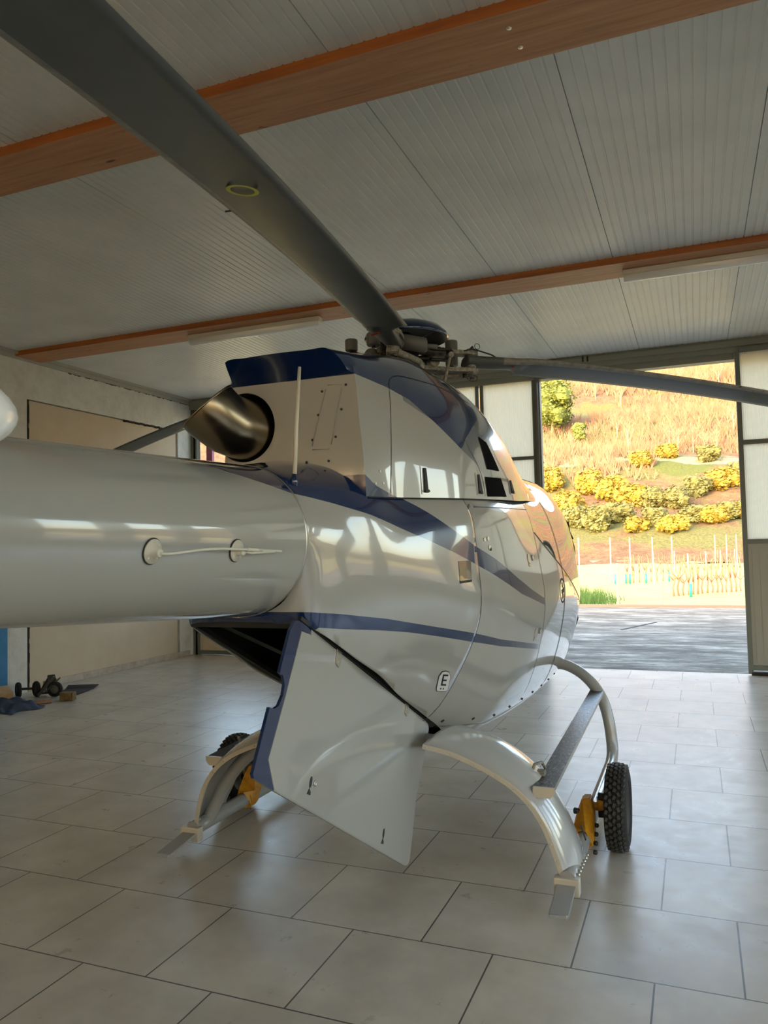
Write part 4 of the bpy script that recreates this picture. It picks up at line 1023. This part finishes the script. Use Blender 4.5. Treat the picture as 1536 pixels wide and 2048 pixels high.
    for r in RS:
        te = interp(r, [.38, .62, .70, .735, .76, .78, .795, .94, 5], [-.060, -.062, -.064, -.078, -.100, -.130, -.152, -.152, -.152])
        le = interp(r, [.38, .6, .9, 4.9, 5], [.060, .070, .1035, .1035, .06]); ch = le-te; th = interp(r, [.38, .62, .85, 1.2, 5], [.030, .028, .022, .016, .013])
        tw = math.radians(interp(r, [.38, 1, 5], [9.5, 9.5, 3]))
        prof = [(1.0, 0), (.985, .45), (.94, .75), (.88, .9), (.7, 1), (.4, .75), (.15, .35), (.0, .12), (0, -.12), (.15, -.35), (.4, -.7), (.7, -.9), (.88, -.8), (.94, -.68), (.985, -.4)]
        rd_ = max(0, min(1, (.72-r)/.2))
        ring = []
        for u_, h_ in prof:
            h_ = h_*(1-rd_)+rd_*math.copysign(math.sqrt(max(0, 1-(2*u_-1)**4)), h_ if h_ else 1e-9)*(0 if u_ in (1.0,) else 1)
            s_ = te+ch*u_; z_ = th*h_; mid = (le+te)/2
            ring.append(bm.verts.new(Q(r, s_, zr(r)+z_+(s_-mid)*math.sin(tw))))
        if prev:
            for k in range(len(ring)):
                f = bm.faces.new((prev[k], prev[(k+1)%len(ring)], ring[(k+1)%len(ring)], ring[k])); f.smooth = True
                f.material_index = 1 if k in (0, 1, 2, 12, 13, 14) and r > .62 else 0
        else: bm.faces.new(ring)
        prev = ring
    bm.faces.new(prev); bmesh.ops.recalc_face_normals(bm, faces=bm.faces)
    bl = part('rotor_blade', bm, [M_blade, M_edge], heli)
    bm = B(); n_ = 36; cc = (2.60, -.0245)
    def under(r, s):   # underside height near mid chord
        return zr(r)-.0145+(s+.0245)*math.sin(math.radians(interp(r, [1, 5], [9.5, 3])))-.0022
    a_ = [bm.verts.new(Q(cc[0]+.046*math.cos(2*PI*k/n_), cc[1]+.046*math.sin(2*PI*k/n_), under(cc[0]+.046*math.cos(2*PI*k/n_), cc[1]+.046*math.sin(2*PI*k/n_)))) for k in range(n_)]
    b_ = [bm.verts.new(Q(cc[0]+.034*math.cos(2*PI*k/n_), cc[1]+.034*math.sin(2*PI*k/n_), under(cc[0]+.034*math.cos(2*PI*k/n_), cc[1]+.034*math.sin(2*PI*k/n_)))) for k in range(n_)]
    for k in range(n_): bm.faces.new((a_[k], a_[(k+1)%n_], b_[(k+1)%n_], b_[k]))
    part('balance_ring', bm, M_yellow if az == 170 else mat('dull_yellow_marking', (.17, .18, .10), .6), bl)  # darker, greyer yellow on the other two blades
    bm = B(); box(bm, Q(2.42, .108, zr(2.42)+.012), (.05, .022, .006), rot); islands('blade_strap', bm, M_mech2, bl)
    bm = B(); box(bm, Q(.70, .035, zr(.70)-.026), (.012, .05, .008), rot @ Matrix.Rotation(.5, 3, 'Z')); part('red_mark', bm, M_red, bl)

# --- landing gear
M_skid = mat('grey_skid_paint', (.33, .335, .32), .28, Coat_Weight=.6, Coat_Roughness=.08)
M_fair = mat('grey_fairing_paint', (.40, .405, .385), .2, Coat_Weight=1.0, Coat_Roughness=.04)
M_step = mat('gritty_step_top', rough=.32, metal=.6); nt = NT(M_step); nn = nt.noise(nt.pos(), 45, 6, .75, (2, .7, 1)); nt.col(nt.ramp(nn, [(.42, (.012, .014, .016)), (.56, (.07, .075, .08)), (.68, (.30, .30, .29))])); nt.bump(nn, .3, .003)
M_stepd = mat('dark_step_shade', (.025, .025, .023), .7, Specular_IOR_Level=.2)  # darker, duller copy for the left step, shade put into its colour
for s in (1, -1):
    def P(x, y, z): return Vector((CX+s*x, y, z))
    side = 'right' if s == 1 else 'left'
    bm = B()
    path = catmull([P(1.015, 3.59, .105), P(1.015, 4.4, .105), P(1.015, 5.3, .105), P(1.015, 5.60, .115), P(1.010, 5.72, .18), P(.99, 5.75, .35), P(.945, 5.78, .50), P(.86, 5.83, .615), P(.74, 5.90, .69), P(.60, 5.96, .715), P(.40, 6.0, .66), P(.2, 6.0, .56)], 5)
    tube(bm, path, .040, 20); sk = part('skid', bm, M_skid, heli)
    bm = B(); box(bm, P(1.015, 3.46, .076), (.085, .24, .012), Matrix.Rotation(math.radians(8), 3, 'X'), .003); box(bm, P(1.015, 3.345, .058), (.075, .035, .014), None, .003)
    part('heel_plate', bm, M_skid, sk)
    bm = B(); box(bm, P(1.015, 3.585, .085), (.115, .05, .075), None, .006); part('heel_block', bm, M_cream, sk)
    bm = B()
    for k in range(7): lathe(bm, [(.009, 0), (.009, .008), (.004, .011)], P(1.057, 3.63+.05*k, .12-.004*k), (s, 0, .4), 8)
    for k in range(3): lathe(bm, [(.008, 0), (.008, .008), (.004, .011)], P(.995, 3.63+.05*k, .143), (0, 0, 1), 8)
    islands('skid_bolt', bm, M_alu, sk)
    bm = B(); tube(bm, catmull([P(.0, 3.88, .60), P(.25, 3.86, .615), P(.45, 3.82, .60), P(.65, 3.80, .545), P(.80, 3.78, .45), P(.92, 3.76, .30), P(.985, 3.74, .16), P(1.015, 3.72, .10)], 5), .036, 18); ct = part('cross_tube', bm, M_skid, heli)
    aft = [(.336,.650),(.475,.625),(.622,.572),(.741,.513),(.833,.441),(.905,.345),(.952,.235),(.980,.152),(.995,.105)]
    fwd = [(.452,.690),(.56,.668),(.680,.625),(.799,.545),(.890,.450),(.955,.345),(1.005,.240),(1.036,.165),(1.040,.115)]
    if s == -1: aft = [(x+.032*math.sin(PI*k/8), z) for k, (x, z) in enumerate(aft)]; fwd = [(x-.028*math.sin(PI*k/8), z) for k, (x, z) in enumerate(fwd)]
    A_ = catmull([(x, 0, z) for x, z in aft], 5); F_ = catmull([(x, 0, z) for x, z in fwd], 5)
    bm = B(); g = []
    for i, (a, f) in enumerate(zip(A_, F_)):
        row = []; tn = (A_[min(i+1, len(A_)-1)]-A_[max(i-1, 0)]).normalized(); nr = Vector((-tn.z, 0, tn.x))
        if nr.z < 0 and nr.x < 0: nr = -nr
        nr = Vector((abs(tn.z), 0, abs(tn.x)))
        yf = 3.93-.05*math.sin(PI*i/(len(A_)-1))*0
        for k in range(9):
            t_ = k/8; bul = .045*math.sin(PI*min(1, t_*.9+.1)*1.0)**.8*(1 if t_ < 1 else .4)
            q = a.lerp(f, t_)+nr*(bul-.008); row.append(bm.verts.new(P(q.x, 3.60+(yf-3.60)*t_, q.z)))
        g.append(row)
    for i in range(len(g)-1):
        for k in range(8): bm.faces.new((g[i][k], g[i+1][k], g[i+1][k+1], g[i][k+1])).smooth = True
    bmesh.ops.recalc_face_normals(bm, faces=bm.faces)
    fa = part('leg_fairing', bm, M_fair, ct); so2 = fa.modifiers.new('thick', 'SOLIDIFY'); so2.thickness = .006; so2.offset = 0
    bm = B(); pr = None
    for i, a in enumerate(A_):
        tn = (A_[min(i+1, len(A_)-1)]-A_[max(i-1, 0)]).normalized(); nr = Vector((abs(tn.z), 0, abs(tn.x)))
        q = [P(a.x+nr.x*w_, y_, a.z+nr.z*w_) for w_, y_ in ((-.010, 3.595), (.012, 3.595), (.012, 3.606), (-.010, 3.606))]; v = [bm.verts.new(x_) for x_ in q]
        if pr:
            for k in range(4): bm.faces.new((pr[k], pr[(k+1)%4], v[(k+1)%4], v[k]))
        pr = v
    bmesh.ops.recalc_face_normals(bm, faces=bm.faces)
    tr_ = part('fairing_trim', bm, M_cream, fa, 'cream riveted trim strip')
    bm = B()
    for i in range(1, len(A_), 4):
        a = A_[i]; tn = (A_[min(i+1, len(A_)-1)]-A_[i-1]).normalized(); nr = Vector((abs(tn.z), 0, abs(tn.x))); lathe(bm, [(.0045, 0), (.004, .003), (.002, .004)], P(a.x+nr.x*.001, 3.595, a.z+nr.z*.001), (0, -1, 0), 10)
    islands('rivet', bm, M_alu, fa)
    bm = B(); i = len(A_)-9; q = A_[i].lerp(F_[i], .8); box(bm, P(q.x+.045, 3.87, q.z+.02), (.004, .016, .07), Matrix.Rotation(-.3*s, 3, 'Y')); q = F_[22]; box(bm, P(q.x-.02, 3.90, q.z+.03), (.05, .012, .012), Matrix.Rotation(.55*s, 3, 'Y')); part('fairing_slot', bm, M_black, fa)
    # boarding step bar
    bm = B(); y0, y1, z0, z1 = 3.65, 5.80, .490, .560
    w2, hh_ = .048, .045
    pr = []
    for (y, z) in ((y0, z0), (y1, z1)): pr.append([bm.verts.new(P(.91+dx, y, z+dz)) for dx, dz in ((-w2, 0), (w2, 0), (w2, -.022), (w2-.02, -hh_), (-w2+.014, -hh_), (-w2, -.026))])
    for k in range(6):
        f = bm.faces.new((pr[0][k], pr[0][(k+1)%6], pr[1][(k+1)%6], pr[1][k])); f.material_index = 1 if k == 0 else 0
    bm.faces.new(pr[0]); bm.faces.new(pr[1]); bmesh.ops.recalc_face_normals(bm, faces=bm.faces)
    stp = part('boarding_step', bm, [M_alu, M_step] if s == 1 else [M_stepd, M_stepd], heli, 'grey step bar with gritty dark top')
    bm = B(); c6 = [P(.91+dx, y0-.004, z0+dz) for dx, dz in ((-w2-.002, .002), (w2+.002, .002), (w2+.002, -.022), (w2-.018, -hh_-.002), (-w2+.012, -hh_-.002), (-w2-.002, -.026))]; prism(bm, c6, (0, .012, 0)); part('end_cap', bm, M_cream, stp)
    bm = B()
    for y in (3.84,): box(bm, P(.86, y, .50), (.05, .05, .035), None, .006); tube(bm, [P(.83, y-.04, .52), P(.84, y-.03, .55), P(.87, y, .555), P(.88, y+.03, .52)], .008, 8)
    box(bm, P(.91, 5.72, .52), (.06, .06, .05), None, .008); part('step_bracket', bm, M_mech, stp)

# ground handling wheels, clamped to the skids
M_tyre = mat('tyre_rubber', (.012, .012, .011), .85); M_tread = mat('tread_rubber', (.045, .042, .037), .6); M_ylw = mat('chipped_yellow_paint', rough=.45); nt = NT(M_ylw); nt.col(nt.ramp(nt.noise(nt.pos(), 25, 5, .7), [(.28, (.07, .04, .015)), (.38, (.46, .20, .008)), (.7, (.62, .30, .012))]))  # tyre body darker than the tread blocks, painting shade into the grooves
M_rim = mat('dark_wheel_rim', (.05, .045, .04), .5, .4)
for s in (1, -1):
    def P(x, y, z): return Vector((CX+s*x, y, z))
    wl_ = ('ground handling wheel with treaded tyre standing beside the right skid, in front of its leg fairing' if s == 1 else 'ground handling wheel on yellow bracket behind the far left leg fairing')
    o = thing('ground_wheel', wl_, 'wheel', P(1.175, 4.30, 0), 'ground handling wheels on the skids'); del o['group']
    wc = P(1.178, 4.30, .225); ax = (s, 0, 0); R_ = .215
    bm = B(); lathe(bm, [(.125, -.045), (.150, -.056), (.185, -.056), (.206, -.046), (R_-.002, -.030), (R_, 0), (R_-.002, .030), (.206, .046), (.185, .056), (.150, .056), (.125, .045), (.125, -.045)], wc, ax, 56, cap=False)
    ty = part('tyre', bm, M_tyre, o)
    bm = B()
    for row, (w_, rr_) in enumerate(((-.040, .2105), (-.0205, .2165), (0, .2185), (.0205, .2165), (.040, .2105))):
        for k in range(38):
            a = 2*PI*(k+(.5 if row % 2 else 0))/38; c_ = wc+Vector((s*w_, math.cos(a)*rr_, math.sin(a)*rr_))
            box(bm, c_, (.0135, .021, .015), Matrix.Rotation(a+PI/2, 3, 'X') @ Matrix.Rotation(.35*(-1)**row, 3, 'Z'))
    part('tread', bm, M_tread, ty)
    bm = B(); lathe(bm, [(.001, -.01), (.04, -.02), (.055, -.01), (.10, -.015), (.126, -.047), (.132, -.047)], wc, ax, 40, cap=False); lathe(bm, [(.001, .01), (.04, .02), (.055, .01), (.10, .015), (.126, .047), (.132, .047)], wc, ax, 40, cap=False)
    part('rim', bm, M_rim, o)
    bm = B()
    prism(bm, [P(.965, 4.10, .08), P(.962, 4.16, .15), P(.98, 4.18, .22), P(1.0, 4.22, .275), P(1.045, 4.22, .28), P(1.065, 4.18, .22), P(1.070, 4.14, .12), P(1.065, 4.10, .07), P(1.03, 4.08, .155), P(1.0, 4.08, .155)], (0, .085, 0))
    bmesh.ops.bevel(bm, geom=list(bm.edges), offset=.006, segments=2, affect='EDGES')
    lathe(bm, [(.052, -.045), (.056, -.03), (.056, .03), (.052, .045)], P(1.015, 4.16, .105), (0, 1, 0), 24)
    br_ = part('clamp_bracket', bm, M_ylw, o, 'yellow clamp bracket')
    bm = B(); cyl(bm, P(.99, 4.26, .225), P(1.14, 4.29, .225), .022, 18); cyl(bm, P(1.075, 4.27, .24), P(1.115, 4.28, .24), .038, 18)
    part('axle', bm, M_ylw if s == 1 else M_mech, o)
    bm = B(); cyl(bm, P(1.08, 4.27, .275), P(1.12, 4.27, .275), .025, 14); cyl(bm, P(1.08, 4.27, .195), P(1.12, 4.27, .195), .025, 14)
    for k in range(4): lathe(bm, [(.012, 0), (.012, .014), (.006, .018)], P(1.07, 4.10+.03*k, .05+.035*k), (s, -.3, 0), 8)
    lathe(bm, [(.016, 0), (.016, .03), (.008, .034)], P(.992, 4.20, .215), (-s, -.2, .1), 10)
    tube(bm, [P(.95, 4.08, .06), P(.955, 4.07, .12), P(.965, 4.10, .2), P(.975, 4.14, .245)], .004, 6)
    for k in range(3): tube(bm, [P(.955, 4.12+.03*k, .04), P(.945, 4.10+.03*k, .075)], .008, 8)
    islands('clamp_bolt', bm, M_mech2, o)

# ================================================================ LOOSE THINGS
M_tubegl = mat('frosted_diffuser', (.86, .86, .82), .22, 0, Coat_Weight=.6); M_house = mat('fixture_grey_plastic', (.62, .60, .52), .5)
def fixture(x0, x1, y, label, ends):
    o = thing('fluorescent_light', label, 'ceiling light', ((x0+x1)/2, y, ZB)); zt = ZB
    bm = B(); bb(bm, x0, x1, y-.045, y+.045, zt-.048, zt-.001, .006)
    for k in range(2): bb(bm, x0+.25+k*(x1-x0-.5)-.02, x0+.25+k*(x1-x0-.5)+.02, y-.03, y+.03, zt-.002, zt+.0)
    part('housing', bm, M_house, o)
    bm = B(); pts = []
    n_ = 10; pr = []
    for x in (x0+.008, x1-.008): pr.append([bm.verts.new((x, y+.047*math.cos(a), zt-.05-.055*math.sin(a)**.7)) for a in [PI*k/n_ for k in range(n_+1)]])
    for k in range(n_): bm.faces.new((pr[0][k], pr[0][k+1], pr[1][k+1], pr[1][k])).smooth = True
    bm.faces.new(pr[0]); bm.faces.new(pr[1]); bmesh.ops.recalc_face_normals(bm, faces=bm.faces); part('diffuser', bm, M_tubegl, o)
    bm = B()
    for k in range(6):
        x = x0+.06+(x1-x0-.12)*k/5; bb(bm, x-.012, x+.012, y-.056, y+.056, zt-.066, zt-.034, .003)
    islands('clip', bm, M_house, o)
fixture(-5.12, -3.50, 7.07, 'white tube light under the beam, left of the rotor', 0)
fixture(-.50, 1.08, 7.07, 'white tube light under the beam, above the doorway', 0)

t_ = thing('wheel_dolly', 'black metal dolly frame lying on three small rubber wheels by the left wall', 'dolly', (-7.15, 6.85, 0))
W3 = [((-7.32, 6.74, .085), (-.5, -.75, 0)), ((-7.17, 6.86, .085), (-.4, -.8, 0)), ((-6.93, 6.90, .085), (.35, -.9, 0))]
for c_, a_ in W3:
    bm = B(); lathe(bm, [(.05, -.02), (.075, -.026), (.088, -.012), (.088, .012), (.075, .026), (.05, .02), (.05, -.02)], c_, a_, 28, cap=False); ww = part('wheel', bm, M_tyre, t_)
    bm = B(); lathe(bm, [(.001, -.016), (.052, -.014), (.052, .014), (.001, .016)], c_, a_, 20, cap=False); part('wheel_hub', bm, M_damper if c_[0] > -7 else M_rim, ww)
bm = B(); tube(bm, [(-7.32, 6.76, .09), (-7.17, 6.88, .09)], .014, 8); tube(bm, [(-7.18, 6.86, .03), (-7.0, 6.93, .04)], 1, sq=(.06, .02)); tube(bm, [(-7.10, 6.82, .02), (-6.97, 6.93, .22)], 1, sq=(.07, .03)); tube(bm, [(-7.08, 6.99, .22), (-6.94, 6.91, .09)], 1, sq=(.08, .03)); tube(bm, [(-7.2, 6.98, .04), (-7.08, 6.99, .21)], 1, sq=(.06, .03)); tube(bm, [(-7.02, 6.83, .05), (-6.9, 6.95, .21)], 1, sq=(.05, .012))
part('frame', bm, M_mech2, t_)
bm = B()
mp_ = [(-7.02, 7.02), (-6.74, 7.06), (-6.85, 7.52), (-7.18, 7.36)]
g = []
for i in range(9):
    row = []
    for j in range(5):
        a = Vector(mp_[0]).lerp(Vector(mp_[3]), i/8); b = Vector(mp_[1]).lerp(Vector(mp_[2]), i/8); q = a.lerp(b, j/4); row.append(bm.verts.new((q.x, q.y, .004+(.03*max(0, i/8-.75)*4 if i > 5 else 0))))
    g.append(row)
for i in range(8):
    for j in range(4): bm.faces.new((g[i][j], g[i+1][j], g[i+1][j+1], g[i][j+1]))
ext = bmesh.ops.extrude_face_region(bm, geom=list(bm.faces)); bmesh.ops.translate(bm, verts=[v for v in ext['geom'] if isinstance(v, bmesh.types.BMVert)], vec=(0, 0, .008)); bmesh.ops.recalc_face_normals(bm, faces=bm.faces)
tag(obj('rubber_mat', bm, mat('black_mat', (.035, .034, .035), .8)), 'flat black rubber mat lying on the floor beside the left wall', 'mat')
M_block = leafmat('old_wood_block', (.10, .06, .02), (.26, .18, .07), 20)
bm = B(); box(bm, (-6.60, 6.76, .048), (.15, .10, .092), Matrix.Rotation(.35, 3, 'Z'), .006); tag(obj('wood_block', bm, M_block), 'small brown wooden block on the tiles in front of the dolly', 'block')
M_plank = leafmat('pale_plywood', (.42, .26, .11), (.60, .42, .22), 9)
bm = B(); box(bm, (-7.31, 6.44, .09), (.27, .27, .10), Matrix.Rotation(-.5, 3, 'Z') @ Matrix.Rotation(.16, 3, 'Y'), .004); tag(obj('plywood_sheet', bm, M_plank), 'pale plywood box piece leaning in the corner by the blue door', 'plywood')
bm = B(); bmesh.ops.create_grid(bm, x_segments=26, y_segments=20, size=.5)
for v in bm.verts:
    x, y = v.co.x, v.co.y; r = math.sqrt((x/.5)**2+(y/.5)**2); v.co = Vector((-6.86+x*.56+.05*math.sin(7*y), 6.20+y*.46, max(.004, .10*(1-r*r*.9)+.016*math.sin(23*x+5*y)+.014*math.sin(19*y-9*x))))
ext = bmesh.ops.extrude_face_region(bm, geom=list(bm.faces)); bmesh.ops.translate(bm, verts=[v for v in ext['geom'] if isinstance(v, bmesh.types.BMVert)], vec=(0, 0, .006)); bmesh.ops.recalc_face_normals(bm, faces=bm.faces)
tag(obj('blue_cloth', bm, leafmat('navy_cloth', (.02, .028, .06), (.06, .075, .13), 8), smooth=True), 'crumpled navy blue cloth heaped on the floor at the left edge', 'cloth')
bm = B(); tube(bm, [(-6.80, 6.47, .022), (-6.68, 6.60, .022)], 1, sq=(.06, .03)); tag(obj('wood_stick', bm, leafmat('reddish_wood', (.30, .14, .07), (.5, .28, .17), 9)), 'short reddish stick of wood poking out from under the navy cloth', 'stick')
bm = B(); cyl(bm, (-2.33, 4.36, .014), (-2.24, 4.37, .014), .012, 10); tube(bm, [(-2.33, 4.36, .014), (-2.355, 4.38, .008), (-2.37, 4.43, .006), (-2.40, 4.42, .006), (-2.42, 4.47, .006)], .005, 6); lathe(bm, [(.012, 0), (.014, .012), (.006, .02)], (-2.355, 4.395, .002), (0, 0, 1), 10)
tag(obj('lock_pin', bm, M_mech2), 'small dark pin with a chain lying on the floor below the open bay door', 'pin')
